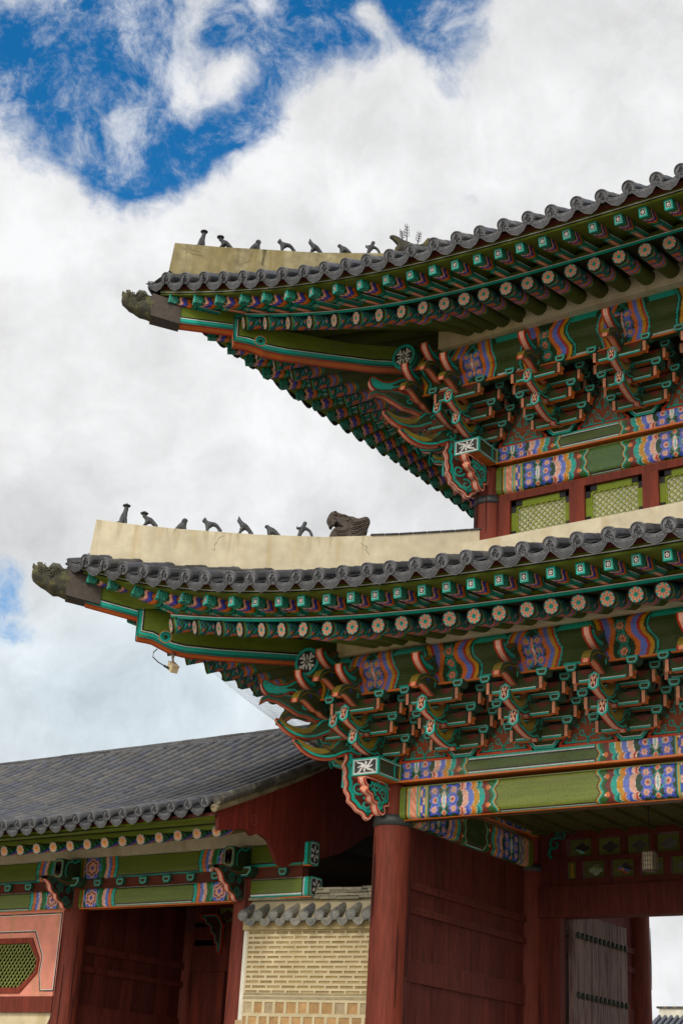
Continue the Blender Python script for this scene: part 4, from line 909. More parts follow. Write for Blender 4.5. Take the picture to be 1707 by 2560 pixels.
    C0 = np.array([ypur, ypur, RLz]) if False else None
    return b
storeys = [(0, 6.95, 5.5/4, 4.5/3, 4, 6, 0, -1.15), (1.05, 12.57, 4.45/3, 1.15, 3, 6, 0, -.10)]
storey(gate, 0, 6.95, 5.5/4, 4.5/3, 5, 5, 0, -1.13, roofL)
storey(gate, 1.05, 12.56, 4.45/3, 6.9/5, 4, 4, 0, -.10, roofU, pb=.84, ph=.72, fb=1.58)
def blossom_end(x, y, z, parent):
    r = .232; mb = MB(); mb.tube([(x, y+.0, z), (x, y+.5, z)], r, TEAL2, n=36, cap=False)
    for k, (q, c) in enumerate(((.04, TEAL), (.16, TEAL), (.17, WHIT), (.19, BLCK))): mb.lathe([(r+.004, q), (r+.004, q+.05)], c, 36, np.array([[1, 0, 0, x], [0, 0, 1, y], [0, -1, 0, z], [0, 0, 0, 1.]]) )
    nr, na = 26, 72; rr = np.linspace(0, 1, nr)[:, None]*np.ones((1, na+1)); aa = np.linspace(0, 2*math.pi, na+1)[None, :]*np.ones((nr, 1)); C = np.zeros(rr.shape+(3,)); C[:] = TEAL
    lay(C, rr < .80, WHIT); lay(C, rr < .77, BLCK)
    for k in range(4):
        a = aa-k*math.pi/2; X_, Y_ = rr*np.cos(a), rr*np.sin(a); lay(C, ((X_-.36)/.17)**2+(Y_/.07)**2 < 1, WHIT)
        for sg in (1, -1):
            b = aa-k*math.pi/2-math.pi/4; X_, Y_ = rr*np.cos(b), rr*np.sin(b); yy = Y_-sg*(.03+.32*np.clip(X_-.25, 0, 1)**1.3*1.2); lay(C, (X_ > .12) & (X_ < .66) & (np.abs(yy) < .022+.10*np.clip((X_-.15)/.5, 0, 1)**1.2) & (rr < .70), WHIT)
    lay(C, rr < .08, WHIT)
    mb.grid(np.stack([x+r*rr*np.cos(aa), np.full_like(rr, y), z+r*rr*np.sin(aa)], -1), C, False, flip=False)
    return mb.build('purlin_end', PAINT, parent)
blossom_end(-.86, -1.34, 8.44, gate); blossom_end(.08, -.36, 14.13, gate)
# storey walls behind the brackets, ceilings
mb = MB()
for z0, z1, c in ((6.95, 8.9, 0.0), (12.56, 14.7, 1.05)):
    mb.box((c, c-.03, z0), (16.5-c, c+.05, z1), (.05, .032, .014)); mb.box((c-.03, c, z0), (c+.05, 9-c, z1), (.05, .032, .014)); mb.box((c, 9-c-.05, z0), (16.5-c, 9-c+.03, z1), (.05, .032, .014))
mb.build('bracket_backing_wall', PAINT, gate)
# ------------------------------------------------------------------ upper storey: columns, beam, lattice windows
c = 1.05
for x in (1.05, 5.5, 11): column(x, c, 10.2, 11.60, .265, gate, ring=.14); neck(x, c, 11.6, 12.30, .22)
column(1.05, 4.5, 10.2, 11.6, .265, gate, ring=.14); column(1.05, 7.95, 10.2, 11.6, .265, gate, ring=.14)
beam('painted_beam', 1.27, 4.01, c, 11.74, .50, .40, gate, plain=(.06, .13, .02)); beam('painted_beam', 5.72, 5.06, c, 11.74, .50, .40, gate)
beam('painted_beam', 1.27, 3.0, c, 11.74, .50, .40, gate, swap=True)
def uplate(swap):
    return plate(gate, c-.24, 14.9 if not swap else 7.4, c, 12.285, swap, bay=4.45 if not swap else 3.45, ext=.60)
uplate(False); uplate(True)
scroll_board(gate, (c, c, 12.28), (0, -1, 0)); scroll_board(gate, (c, c, 12.28), DG, poly=SCR_D, sp=SPD); scroll_board(gate, (c, c, 12.28), (-1, 0, 0), s=.8)
zs, zt_ = 10.86, 11.735
mb = MB()
mb.box((1.2, c-.13, zt_-.13), (16, c+.10, zt_), CRED); mb.box((c-.13, 1.2, zt_-.13), (c+.10, 8, zt_), CRED)
mb.build('window_head_rail', WOODR, gate)
mb = MB(); mb.box((1.2, c-.02, 10.2), (15.4, c+.08, 10.9), CREM); mb.build('window_sill_wall', PLAST, gate)
for x in (1.39, 2.735, 4.02, 5.18):
    mb = MB(); w_ = .11 if x < 2 else .135; mb.box((-w_, -.13, 0), (w_, .08, zt_-.13-zs+.1), CRED); mb.build('window_post', WOODR, gate, T(x, c, zs-.1))
def lattice(x0, x1, z0, z1, y, parent, step=.105):
    mb = MB(); t = .09; 
    LIM2 = (.17, .22, .014)
    for a, b in (((x0, z0), (x0+t, z1)), ((x1-t, z0), (x1, z1))): mb.box((a[0], y-.05, a[1]), (b[0], y+.02, b[1]), LIM2)
    for a, b in (((x0+t, z0), (x1-t, z0+t*.6)), ((x0+t, z1-t), (x1-t, z1))): mb.box((a[0], y-.045, a[1]), (b[0], y+.02, b[1]), LIM2)
    for cx in (x0, x1):
        for cz in (z0, z1):   # iron corner plates
            sx = 1 if cx == x0 else -1; sz = 1 if cz == z0 else -1
            for L1, L2 in ((.2, t*.98), (t*.98, .2)):
                a = sorted((cx, cx+sx*L1)); b = sorted((cz, cz+sz*L2)); mb.box((a[0]-.002, y-.056, b[0]-.002), (a[1]+.002, y-.05, b[1]+.002), BLCK)
    w = mb.build('lattice_window', PAINT, parent)
    mb = MB(); ax, bx, az, bz = x0+t, x1-t, z0+t*.6, z1-t
    for a, b in (((ax, az), (ax+.018, bz)), ((bx-.018, az), (bx, bz)), ((ax, az), (bx, az+.018)), ((ax, bz-.018), (bx, bz))): mb.box((a[0], y-.04, a[1]), (b[0], y-.01, b[1]), LIME)
    for sg in (1, -1):
        k = -20
        for k in range(-24, 40):
            c_ = k*step; pts = []
            # line z - az = sg*(x - ax) + c_
            for xx in (ax, bx):
                zz = sg*(xx-ax)+c_+az
                if az <= zz <= bz: pts.append((xx, zz))
            for zz in (az, bz):
                xx = ax+sg*(zz-az-c_)
                if ax < xx < bx: pts.append((xx, zz))
            if len(pts) >= 2:
                p, q = pts[0], pts[-1]
                if math.hypot(p[0]-q[0], p[1]-q[1]) > .05: mb.bar((p[0], y-.02-.012*sg, p[1]), (q[0], y-.02-.012*sg, q[1]), .017, .014, (.27, .31, .05), up=(0, 1, 0.001))
    mb.build('lattice_grille', PAINT, w)
    mb = MB(); mb.box((ax, y+.016, az), (bx, y+.026, bz), (.86, .82, .64)); mb.build('paper_pane', PLAST, w)
    return w
for a, b in ((1.50, 2.60), (2.87, 3.885), (4.155, 5.04)): lattice(a, b, zs, zt_-.14, c-.02, gate)
# plaster band where the lower roof meets the storey wall
mb = MB(); mb.box((.62, .58, 9.9), (16, .80, 10.83), CREM); mb.box((.58, .62, 9.9), (.80, 8.4, 10.83), CREM); mb.build('plaster_flashing', PLAST, gate)
# ------------------------------------------------------------------ lower storey inside: plank walls, door bay, transom, ceiling
mb = MB(); mb.box((-.02, .2, 6.72), (16.5, 4.5, 6.80), (.085, .075, .018)); mb.box((-.02, 4.5, 6.715), (16.5, 8.9, 6.80), (.018, .014, .008))  # rear half near black: darkness behind the transom is put into its colour
for k in range(12): mb.box((.4+.5*k, .3, 6.66), (.47+.5*k, 4.4, 6.72), (.07, .065, .015))
mb.build('ceiling_boards', WOODD, gate)
def plankwall(y0, y1, parent):
    mb = MB(); y = y0
    while y < y1-.02:
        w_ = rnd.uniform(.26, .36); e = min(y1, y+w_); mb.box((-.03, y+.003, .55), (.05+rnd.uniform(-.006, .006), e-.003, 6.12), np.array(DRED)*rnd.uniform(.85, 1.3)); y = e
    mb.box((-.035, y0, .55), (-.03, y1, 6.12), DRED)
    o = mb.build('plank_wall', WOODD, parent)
    for z0, z1, t in ((5.16, 5.27, .10), (4.80, 4.90, .10), (3.79, 4.12, .085), (1.6, 1.9, .085)):
        m = MB(); m.box((.05, y0, z0), (t, y1, z1), np.array(DRED)*1.1); m.box((.05, y0, z1), (t-.004, y1, z1+.004), (.22, .08, .06))
        if z1-z0 < .2:
            for q in np.arange(y0+.15, y1, .22): m.lathe([(.012, 0), (.009, .008), (.0001, .011)], (.03, .02, .02), 8, np.array([[0, 0, 1, t], [1, 0, 0, q], [0, 1, 0, (z0+z1)/2], [0, 0, 0, 1.]]))
        m.build('wall_strap', WOODD, o)
    return o
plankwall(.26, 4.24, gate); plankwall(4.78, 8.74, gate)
mb = MB()
def rect(x0, x1, z0, z1, t0=4.36, t1=4.62, c=DRED): mb.box((x0, t0, z0), (x1, t1, z1), c)
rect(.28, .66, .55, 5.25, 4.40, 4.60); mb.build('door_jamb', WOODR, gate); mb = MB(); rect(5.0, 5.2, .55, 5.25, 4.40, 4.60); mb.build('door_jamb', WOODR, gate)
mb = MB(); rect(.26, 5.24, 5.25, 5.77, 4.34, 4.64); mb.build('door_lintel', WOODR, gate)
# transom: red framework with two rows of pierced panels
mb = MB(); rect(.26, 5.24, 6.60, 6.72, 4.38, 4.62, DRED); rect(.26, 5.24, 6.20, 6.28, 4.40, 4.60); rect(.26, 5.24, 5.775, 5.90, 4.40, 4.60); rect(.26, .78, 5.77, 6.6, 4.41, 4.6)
for k in range(9):
    x = 1.25+.54*k; rect(x, x+.13, 6.28, 6.60, 4.42, 4.58)
for k in range(9):
    x = .95+.54*k; rect(x, x+.13, 5.90, 6.20, 4.42, 4.58)
tr = mb.build('transom', WOODR, gate)
mb = MB(); mb.box((.80, 4.45, 5.90), (.95, 4.49, 6.20), (.12, .13, .02)); mb.box((.85, 4.445, 5.93), (.89, 4.45, 6.17), (.35, .18, .02)); mb.build('pierced_panel', PAINT, tr)
def pierced():
    mb = MB(); w_, h_ = .21, .15; n = 48; inn = []; out = []
    for i in range(n):
        a = 2*math.pi*i/n; r_ = .62+.13*abs(math.cos(2*a))**.6+.07*math.cos(4*a); inn.append((w_*.78*r_*1.15*math.cos(a), h_*.82*r_*math.sin(a)))
        m_ = max(abs(math.cos(a)), abs(math.sin(a))); out.append((w_*math.cos(a)/m_, h_*math.sin(a)/m_))
    v = [(p[0], 0, p[1]) for p in out]+[(p[0], 0, p[1]) for p in inn]+[(p[0], .04, p[1]) for p in inn]
    mb.add(v, [(i, (i+1) % n, n+(i+1) % n, n+i) for i in range(n)], (.10, .11, .018)); mb.add(v, [(n+i, n+(i+1) % n, 2*n+(i+1) % n, 2*n+i) for i in range(n)], (.05, .05, .01))
    return mb.build('pierced_panel', PAINT)
PP = Proto(pierced)
for k in range(9): PP.put('pierced_panel', T(1.045+.54*k, 4.46, 6.43), tr)
for k in range(9): PP.put('pierced_panel', T(1.315+.54*k-.0, 4.46, 6.05), tr)
def door_leaf(x, y0, y1, parent, sg=1):
    mb = MB(); y = y0
    while y < y1-.02:
        e = min(y1, y+rnd.uniform(.22, .32)); mb.box((x-.04, y+.003, .75), (x+.04+rnd.uniform(-.004, .004), e-.003, 5.4), np.array((.21, .135, .115))*rnd.uniform(.7, 1.2)); y = e
    mb.box((x-.045, y0-.03, .75), (x+.05, y0+.06, 5.42), (.19, .12, .10))
    o = mb.build('door_leaf', WEATH, parent)
    for z in (5.02, 4.02, 2.9):
        for k in range(12):
            m = MB(); m.lathe([(.045, 0), (.06, .012), (.05, .035), (.02, .05), (.0001, .052)], (.035, .045, .03), 10, np.array([[0, 0, 1, x+.042], [1, 0, 0, y0+.15+(y1-y0-.25)*k/11], [0, 1, 0, z], [0, 0, 0, 1.]]))
            m.build('door_stud', METAL, o)
    return o
door_leaf(.70, 4.75, 6.95, gate)
# carved bracket in the dark of the ceiling, above the middle column
def swirls(O, U, parent):
    mb = MB()
    for cx, cy, r_, a0, sg in ((.12, .28, .13, 0, 1), (.22, .02, .10, 3, -1), (.10, -.12, .12, 1, 1)):
        for sd_ in (1, -1): mb.ribbon(spiral(cx, cy, r_, 1.2, a0, 22, sg), [.05*(1-.5*q) for q in np.linspace(0, 1, 22)], O, U, (0, 0, 1), sd_*.004, TEAL2, sg=sd_)
    for sd_ in (1, -1): mb.ribbon([(.02, -.18), (-.02, -.28), (.03, -.36)], .06, O, U, (0, 0, 1), sd_*.004, TEAL2, sg=sd_)
    mb.build('painted_scroll', PAINT, parent)
swirls((.50, 4.33, 6.62), (1, 0, 0), gate)
# ------------------------------------------------------------------ the side gallery
gal = thing('side_gallery', 'long low gallery with grey tiled roof and green beams abutting the gate', 'gallery', (-3.7, 1.2, 0))
YG, BAY, XG = 1.2, 4.03, -3.70
gx = [XG, XG-BAY, XG-2*BAY, XG-3*BAY]
for x in gx: column(x, YG, .45, 5.22, .235, gal); 
for x in gx: column(x, 4.5, .45, 5.22, .235, gal)
for x in gx: column(x, 7.8, .45, 5.22, .235, gal)
def gneck(x): mb = MB(); mb.tube([(0, 0, 0), (0, 0, .5)], .19, CRED, n=16); mb.build('column_neck', WOODR, gal, T(x, YG, 5.22))
for x in gx: gneck(x)
def gpaint(s, t, H, L, big):
    W = .98 if big else .90; sl = np.minimum(s, L-s); C = np.zeros(s.shape+(3,)); C[:] = OLIV; v = (t-H/2)
    z = sl+.05*np.abs(v/H*2)**(1 if big else 2)*(1 if big else -1)
    e0 = W-.36
    lay(C, z < W, BLCK); lay(C, z < W-.02, TEAL)
    for k, c in enumerate((ORNG, LBLU, PINK, (.02, .15, .02))): lay(C, z < W-.09-.075*k, WHIT if c is PINK else BLCK); lay(C, z < W-.10-.075*k, c)
    lay(C, z < W-.42, TEAL); lay(C, z < W-.45, DGRN)
    m = sl < W-.46
    D_ = C.copy(); r = H*.40; flower(D_, sl, v, .31, 0, r*1.2, (LBLU, BLUE, BLUE, BLUE), n=6); flower(D_, sl, v, .31, 0, r*.95, (PINK, BRWN, PINK, SALM), n=6, ph=.5); lay(D_, np.hypot(sl-.31, v) < .035, BLUE)
    C[m] = D_[m]
    for a, b, c in ((0, .07, OLIV), (.07, .085, BLCK), (.085, .11, ORNG), (.11, .135, TEAL)): lay(C, (sl >= a) & (sl < b), c)
    mid = z >= W
    for a, b, c in ((0, .012, BLCK), (.012, .045, TEAL), (.045, .055, WHIT), (.055, .075, BLCK)): lay(C, mid & (t >= a) & (t < b), c)
    for a, b, c in ((0, .035, TEAL if big else OLIV), (.035, .045, WHIT), (.045, .065, BLCK)): lay(C, mid & (H-t >= a) & (H-t < b), c)
    return C
def gbeam(x0, L, z0, H, th, big, name='painted_beam', endcap=False):
    mb = MB(); n = int(L/.015); ss = np.linspace(0, L, n); rr = .05
    prof = [(-(th/2-rr)-rr*math.cos(a), rr+rr*math.sin(a)) for a in np.linspace(-math.pi/2, 0, 4)]+[(-(th/2-rr)-rr*math.cos(a), H-rr+rr*math.sin(a)) for a in np.linspace(0, math.pi/2, 4)]
    prof = np.array(prof); d = np.concatenate([[0], np.cumsum(np.hypot(*np.diff(prof, axis=0).T))]); tt = np.linspace(0, d[-1], 34); py = np.interp(tt, d, prof[:, 0]); pz = np.interp(tt, d, prof[:, 1])
    S_, T_ = np.meshgrid(ss, tt, indexing='ij')
    if not endcap: C = gpaint(S_, T_, d[-1], L, big)
    else:
        C = np.zeros(S_.shape+(3,)); C[:] = OLIV; H_ = d[-1]
        for a, b, c in ((.03, .07, TEAL), (.07, .082, WHIT), (.082, .105, BLCK)): lay(C, (T_ >= a) & (T_ < b), c)
        for a, b, c in ((.03, .04, WHIT), (.04, .06, BLCK)): lay(C, (H_-T_ >= a) & (H_-T_ < b), c)
        for a, b, c in ((.0, .05, (.02, .12, .04)), (.05, .13, TEAL), (.13, .145, WHIT), (.145, .18, BLCK)): lay(C, (L-S_ >= a) & (L-S_ < b), c)
    for sgn in (1, -1): mb.grid(np.stack([x0+S_, np.tile(YG+sgn*py, (n, 1)), np.tile(z0+pz, (n, 1))], -1), C, True, flip=(sgn < 0))
    mb.box((x0+.01, YG-th/2+.03, z0+.002), (x0+L-.01, YG+th/2-.03, z0+.02), ORNG); mb.bar((x0, YG-th/2+rr, z0), (x0+L, YG-th/2+rr, z0), .02, .02, ORNG)
    for xx, fl in ((x0, False), (x0+L, True)):
        pts = [(xx, YG+a, z0+b) for a, b in prof]+[(xx, YG-a, z0+b) for a, b in prof[::-1]]; q = list(range(len(pts))); mb.add(pts, [q if not fl else q[::-1]], TEAL)
        if endcap and fl:
            for k, cc in ((.85, WHIT), (.80, BLCK)):
                mb.add([(xx+.002+.002*(k < .83), YG+a*k, z0+H/2+(b-H/2)*k) for a, b in prof]+[(xx+.002+.002*(k < .83), YG-a*k, z0+H/2+(b-H/2)*k) for a, b in prof[::-1]], [q[::-1]], cc)
            for k in range(6):
                a = k*math.pi/3+math.pi/6; v = [(xx+.006, YG+r_*math.cos(a+o), z0+H/2+r_*math.sin(a+o)*1.2) for r_, o in ((.02, 0), (.07, -.3), (.11, -.15), (.11, .15), (.07, .3))]; mb.add(v, [list(range(5))], WHIT)
    return mb.build(name, BEAMP, gal)
for k in range(3):
    gbeam(gx[k]-BAY+.19, BAY-.38, 5.215, .35, .34, False); gbeam(gx[k]-BAY+.10, BAY-.2, 5.74, .41, .26, True)
gbeam(XG+.19, 1.25, 5.235, .33, .34, False, 'beam_end', True); gbeam(XG+.12, 1.25, 5.76, .40, .26, True, 'beam_end', True)
mb = MB(); mb.box((gx[3], YG-.10, 5.55), (-2.5, YG+.1, 5.76), (.14, .03, .014)); 
mb.build('beam_filler_board', PAINT, gal)
for k in range(3):
    for j in range(6):
        x = gx[k]-BAY+.62+j*(BAY-1.24)/5; mb = MB(); block(mb, 0, 0, 0, .17, .12, .24)
        mb.build('bearing_block', PAINT, gal, T(x, YG-.06, 5.655))
mb = MB(); block(mb, 0, 0, 0, .17, .12, .24); mb.build('bearing_block', PAINT, gal, T(XG+.85, YG-.06, 5.66))
# bracket over each front column
def gal_bracket():
    mb = MB()
    # cap block across the column, beam nose with its painted plate, scroll arm beneath
    b = [(-.20, 0), (-.27, .08), (-.27, .17), (.27, .17), (.27, .08), (.20, 0)]
    mb.prism(b, (0, 0, .37), (1, 0, 0), (0, 0, 1), .62, (.05, .08, .014), edge=(.03, .08, .04), bands=((.025, TEAL), (.008, WHIT), (.008, BLCK)))
    mb.prism([(-.12, -.13), (-.12, .14), (-.06, .19), (.06, .19), (.12, .14), (.12, -.13), (.06, -.18), (-.06, -.18)], (0, -.375, .66), (1, 0, 0), (0, 0, 1), .45, OLIV, edge=(.03, .05, .012), bands=((.012, TEAL), (.022, (.12, .18, .03)), (.008, WHIT)))
    mb.prism([(-.075, -.11), (-.075, .12), (.075, .12), (.075, -.11)], (0, -.607, .66), (1, 0, 0), (0, 0, 1), .006, (.05, .02, .012))
    for sx in (-1, 1):
        for sz, L in ((1, .11), (-1, .11), (.25, .07), (-.25, .07)):
            p = np.array([(.0, 0), (sx*.03, sz*.03), (sx*.045, sz*.06), (sx*.03, sz*L*.85)]); 
            mb.ribbon(p, [.02, .04, .045, .015], (0, -.615, .66), (1, 0, 0), (0, 0, 1), 0, WHIT); mb.ribbon(p, [.02, .04, .045, .015], (0, -.615, .66), (1, 0, 0), (0, 0, 1), 0, WHIT, sg=-1)
    poly = chaik([(.15, .40), (.5, .42), (.72, .50), (.86, .50), (.98, .47), (1.10, .41), (1.0, .42), (.88, .40), (.80, .34), (.76, .24), (.68, .20), (.62, .19), (.60, .10), (.50, .07), (.44, .05), (.40, -.03), (.30, -.05), (.24, -.02), (.15, .02)], 1)
    mb.prism(poly, (0, 0, 0), (0, -1, 0), (0, 0, 1), .12, (.05, .012, .008), edge=TEAL2, edge3=(REDO, PINK), bands=((.012, REDO), (.016, DGRN), (.02, TEAL2)))
    for sg in (1, -1):
        for cx, cy, r_, a0 in ((.56, .30, .09, 0), (.38, .12, .09, 3), (.36, .30, .06, 2), (.74, .42, .04, 1)): mb.ribbon(spiral(cx, cy, r_, 1.3, a0), .04, (0, 0, 0), (0, -1, 0), (0, 0, 1), sg*.067, TEAL2, sg=sg)
    for sg in (1, -1):   # teal outline along the flank of the nose
        mb.ribbon([(.18, .88), (.3, .80), (.4, .82), (.48, .78), (.53, .70), (.53, .58), (.5, .52)], .035, (0, 0, 0), (0, -1, 0), (0, 0, 1), sg*.124, TEAL, sg=sg)
    return mb.build('column_bracket', PAINT)
GB = Proto(gal_bracket)
for x in gx: GB.put('column_bracket', T(x, YG, 5.22), gal)
# purlin and lime strip above the beams
mb = MB(); mb.tube([(gx[3], YG, 6.50), (-2.6, YG, 6.50)], .19, (.10, .09, .03), n=16); mb.build('purlin', PAINT, gal)
mb = MB(); mb.box((gx[3], YG-.22, 6.14), (-2.6, YG+.1, 6.52), CREM); mb.build('plaster_fillet', PLAST, gal)
# roof
YE, ZE = -1.40, 6.235
def gs(d): return .40*d+.0165*d*d
def gz(x): return ZE+.10*np.clip((x+6.5)/4.2, 0, 1)**2
YR, XR = 4.5, -2.45
mb = MB(); x = np.linspace(-16.5, XR, 14); y = np.linspace(YE, YR, 10); X_, Y_ = np.meshgrid(x, y, indexing='ij'); P = np.stack([X_, Y_, gz(X_)+gs(Y_-YE)-.07], -1)
mb.grid(P, (.03, .03, .032), True); P2 = P*[1, -1, 1]+[0, 9, 0]; mb.grid(P2, (.07, .07, .07), True, flip=True)  # front bed darkened, shade between the ribs painted into it
P3 = P-[0, 0, .14]; P3[:, 0, 1] += .02; mb.grid(P3, (.06, .065, .012), True, flip=True)
groof = mb.build('tiled_roof', TILEM, gal)
def grow_row(x, i):
    y = np.linspace(YE, YR-.18, 13); tile_row([(x, q-.06*(q < YE+.01), float(gz(x))+float(gs(q-YE))+.012) for q in y], groof, False, i*31+9, r=.080, name='cover_tile', mt=TILEM, lite=1.75, off=(i*.13) % .34)  # lite raises the rib colour, painting lit tops against the dark gaps
gpitch = .345; gn = 0; x = -2.60
while x > -15.5:
    grow_row(x, gn); gn += 1
    DPx = x-gpitch/2; M = frame((DPx, YE-.02, float(gz(DPx))-.045), (0, 1, .4)); M[:3, 1] *= .80; M[:3, 2] *= .82; DP.put('drip_tile', M, groof)
    x -= gpitch
# joints of the trough tiles between the rows
mb = MB()
for r_ in range(0, 40):
    y = YE+.12+.155*r_
    if y > YR-.2: break
    z = float(gs(y-YE)); xx = np.arange(-15.4, XR, .12); 
    mb.grid(np.stack([np.stack([xx, np.full_like(xx, y), gz(xx)+z-.055], -1), np.stack([xx, np.full_like(xx, y+.15), gz(xx)+z+.005], -1)], 1), (.035, .035, .04), False, flip=False)  # troughs as dark as the bed, with the gap shade in their colour
mb.build('trough_tiles', TILEM, groof)
# ridge of stacked flat tiles
mb = MB(); rr = random.Random(4)
for k, (h, w_) in enumerate(((0, .42), (.05, .36), (.10, .36), (.15, .30), (.205, .24))):
    x = -16.3+.1*k
    while x < XR-.05:
        L = .33; c = np.array((.085, .085, .088))*rr.uniform(.7, 1.35); zz = float(ZE+gs(YR-YE))-.16+h+rr.uniform(-.004, .004); mb.box((x+.004, YR-w_/2, zz), (x+L-.004, YR+w_/2, zz+.04), c, cols={2: c*1.1}); x += L
mb.build('ridge_tile', TILEM, groof)
# gable edge: tiles laid sideways and the red bargeboard
def gy(y, o=0): return float(gz(XR)+gs(y-YE))+o
for k, (o, r_, w_) in enumerate(((.03, .078, 0), (-.10, .062, -.04))):
    mb = MB(); ys = np.arange(YE+.02, YR, .17)
    for a in ys:
        c = np.array((.085, .08, .07) if k == 0 else (.22, .18, .10))*rnd.uniform(.6, 1.4); mb.tube([(XR+.02+w_, a, gy(a, o)), (XR+.02+w_, a+.20, gy(a+.2, o))], [r_*1.04, r_*.94], c, n=10)
    mb.build('verge_tile', TILEO, groof)
mb = MB(); ys = np.linspace(YE+.10, YR, 30); top = [(a, gy(a, -.15)) for a in ys]
bot = [(YE+.16, gy(YE, -.42)), (-.95, 5.98), (-.55, 6.06), (-.40, 5.98), (-.22, 6.06), (.05, 5.99), (.22, 5.80), (.34, 5.66), (.52, 5.62), (.75, 5.74), (1.3, 5.86), (2.1, 6.12), (3.2, 6.70), (4.5, 7.35)]
poly = top+bot[::-1]
mb.prism(poly, (XR-.03, 0, 0), (0, 1, 0), (0, 0, 1), .07, (.15, .02, .012), edge=(.10, .015, .01))
for cx, cy in ((-.36, 6.22), (.62, 5.92)):
    for sg in (1,): mb.ribbon(spiral(cx, cy, .11, 1.5, 0, 26), .012, (XR-.03, 0, 0), (0, 1, 0), (0, 0, 1), sg*.038, (.26, .06, .04), sg=sg)
mb.build('bargeboard', WOODR, gal)
# rafters
def gal_rafter():
    mb = MB(); P, C = cyl_paint(2.6, .095)
    X_ = P[..., 0]; q = np.arctan2(P[..., 2], P[..., 1]); C[:] = (.13, .10, .03); w_ = np.abs(((q+math.pi/2+math.pi) % (2*math.pi))-math.pi)*.095
    m = X_ < .34; lay(C, m & (w_ < .19), DGRN); lay(C, m & (w_ < .19) & (np.abs(np.sin(X_*26+w_*30)) < .5), (.02, .30, .10)); lay(C, m & (np.abs(w_-X_*.5) < .03), BLUE); lay(C, m & (np.abs(w_-X_*.5+.05) < .02), ORNG)
    mb.grid(P, C, True, flip=True); rosette(mb, .093, T(-.003), petals=8, outer=TEAL, inner=SALM, core=OCHR, rim=(.10, .08, .03)); mb.add(P[0][:-1], [list(range(len(P[0])-1))], BLCK); return mb.build('round_rafter', PAINT)
GRP = Proto(gal_rafter)
x = -2.75
while x > -12.5:
    GRP.put('round_rafter', frame((x, -.93, 5.925+.06*max(0, (x+6.5)/4.2)**2), (0, 1, .30)), gal); x -= .402
mb = MB(); mb.box((-15.5, -.95, 6.02), (-2.55, -.85, 6.08), OLIV); mb.box((-15.5, -1.0, 6.08), (-2.55, -.9, 6.10), BLCK); mb.box((-15.5, -1.22, 6.09), (-2.5, -1.0, 6.12), OLIV)
mb.bar((-15.5, -1.24, 6.11), (-2.5, -1.24, 6.13), .03, .04, LIME); mb.bar((-15.5, -1.29, 6.145), (-2.5, -1.29, 6.165), .03, .05, DRED)
mb.build('eave_board', PAINT, gal)
# wall panel with the octagonal lattice opening (left bay)
XL = gx[1]; x1 = XL-.20; x0 = gx[2]+.2; yf = YG-.10; z0, z1 = 3.66, 5.21; cxo = (x0+x1)/2; 
mb = MB()
oz0, oz1 = 3.72, 4.72; ox = x1-.50; och = .30; ow = 2*(ox-cxo)
octo = [(cxo-ow/2+.34, oz0), (ox-.42, oz0), (ox-.02, oz0+.35), (ox, oz1-.38), (ox-.25, oz1), (cxo-ow/2+.25, oz1), (cxo-ow/2, oz1-.38), (cxo-ow/2+.02, oz0+.35)]
def ring_fill(mb, outer, inner, y, c):
    n = len(inner); v = [(p[0], y, p[1]) for p in outer]+[(p[0], y, p[1]) for p in inner]; mb.add(v, [(i, (i+1) % n, n+(i+1) % n, n+i) for i in range(n)], c)
outer = [(cxo-ow/2+.34, z0), (ox-.42, z0), (x1, z0), (x1, z1), (ox-.25, z1), (cxo-ow/2+.25, z1), (x0, z1), (x0, z0)]
outer[2], outer[3] = (x1, z0), (x1, z1)
ring_fill(mb, outer, octo, yf, (.80, .30, .21)); 
def oline(pts, y, w_, c, closed=False):
    p = np.array(pts, float); 
    for a, b in zip(p[:-1], p[1:]): mb.bar((a[0], y, a[1]), (b[0], y, b[1]), w_, .003, c, up=(0, 1, 0))
for off, w_, c in ((0, .022, BLCK), (.018, .012, WHIT)):
    q = .055+off; oline([(x0+q, z1-q), (x1-q, z1-q), (x1-q, z0+.10+off), (x1-.40+off, z0+.10+off), (ox+.03+off, oz0+.36), (ox+.055+off, oz1-.34), (ox-.20+off*.6, oz1+.11+off), (x0+.5, oz1+.11+off)], yf-.004, w_, c)
wp = mb.build('wall_panel', PLAST, gal)
mb = MB()
ino = [(cxo+(a-cxo)*.955, oz0+.5*(oz1-oz0)+(b-oz0-.5*(oz1-oz0))*.80) for a, b in octo]
n = 8
for a, b, y0_, y1_ in ((octo, ino, yf-.03, yf-.03),):
    ring_fill(mb, octo, ino, yf-.03, (.24, .04, .02)); v = [(p[0], yf-.03, p[1]) for p in ino]+[(p[0], yf+.12, p[1]) for p in ino]; mb.add(v, [(i, (i+1) % n, n+(i+1) % n, n+i) for i in range(n)], (.2, .03, .015))
    v = [(p[0], yf-.03, p[1]) for p in octo]+[(p[0], yf+.01, p[1]) for p in octo]; mb.add(v, [(i, (i+1) % n, n+(i+1) % n, n+i)[::-1] for i in range(n)], (.2, .03, .015))
of = mb.build('octagonal_window', WOODR, wp)
mb = MB(); iz0, iz1 = min(b for a, b in ino), max(b for a, b in ino); ixa, ixb = min(a for a, b in ino), max(a for a, b in ino)
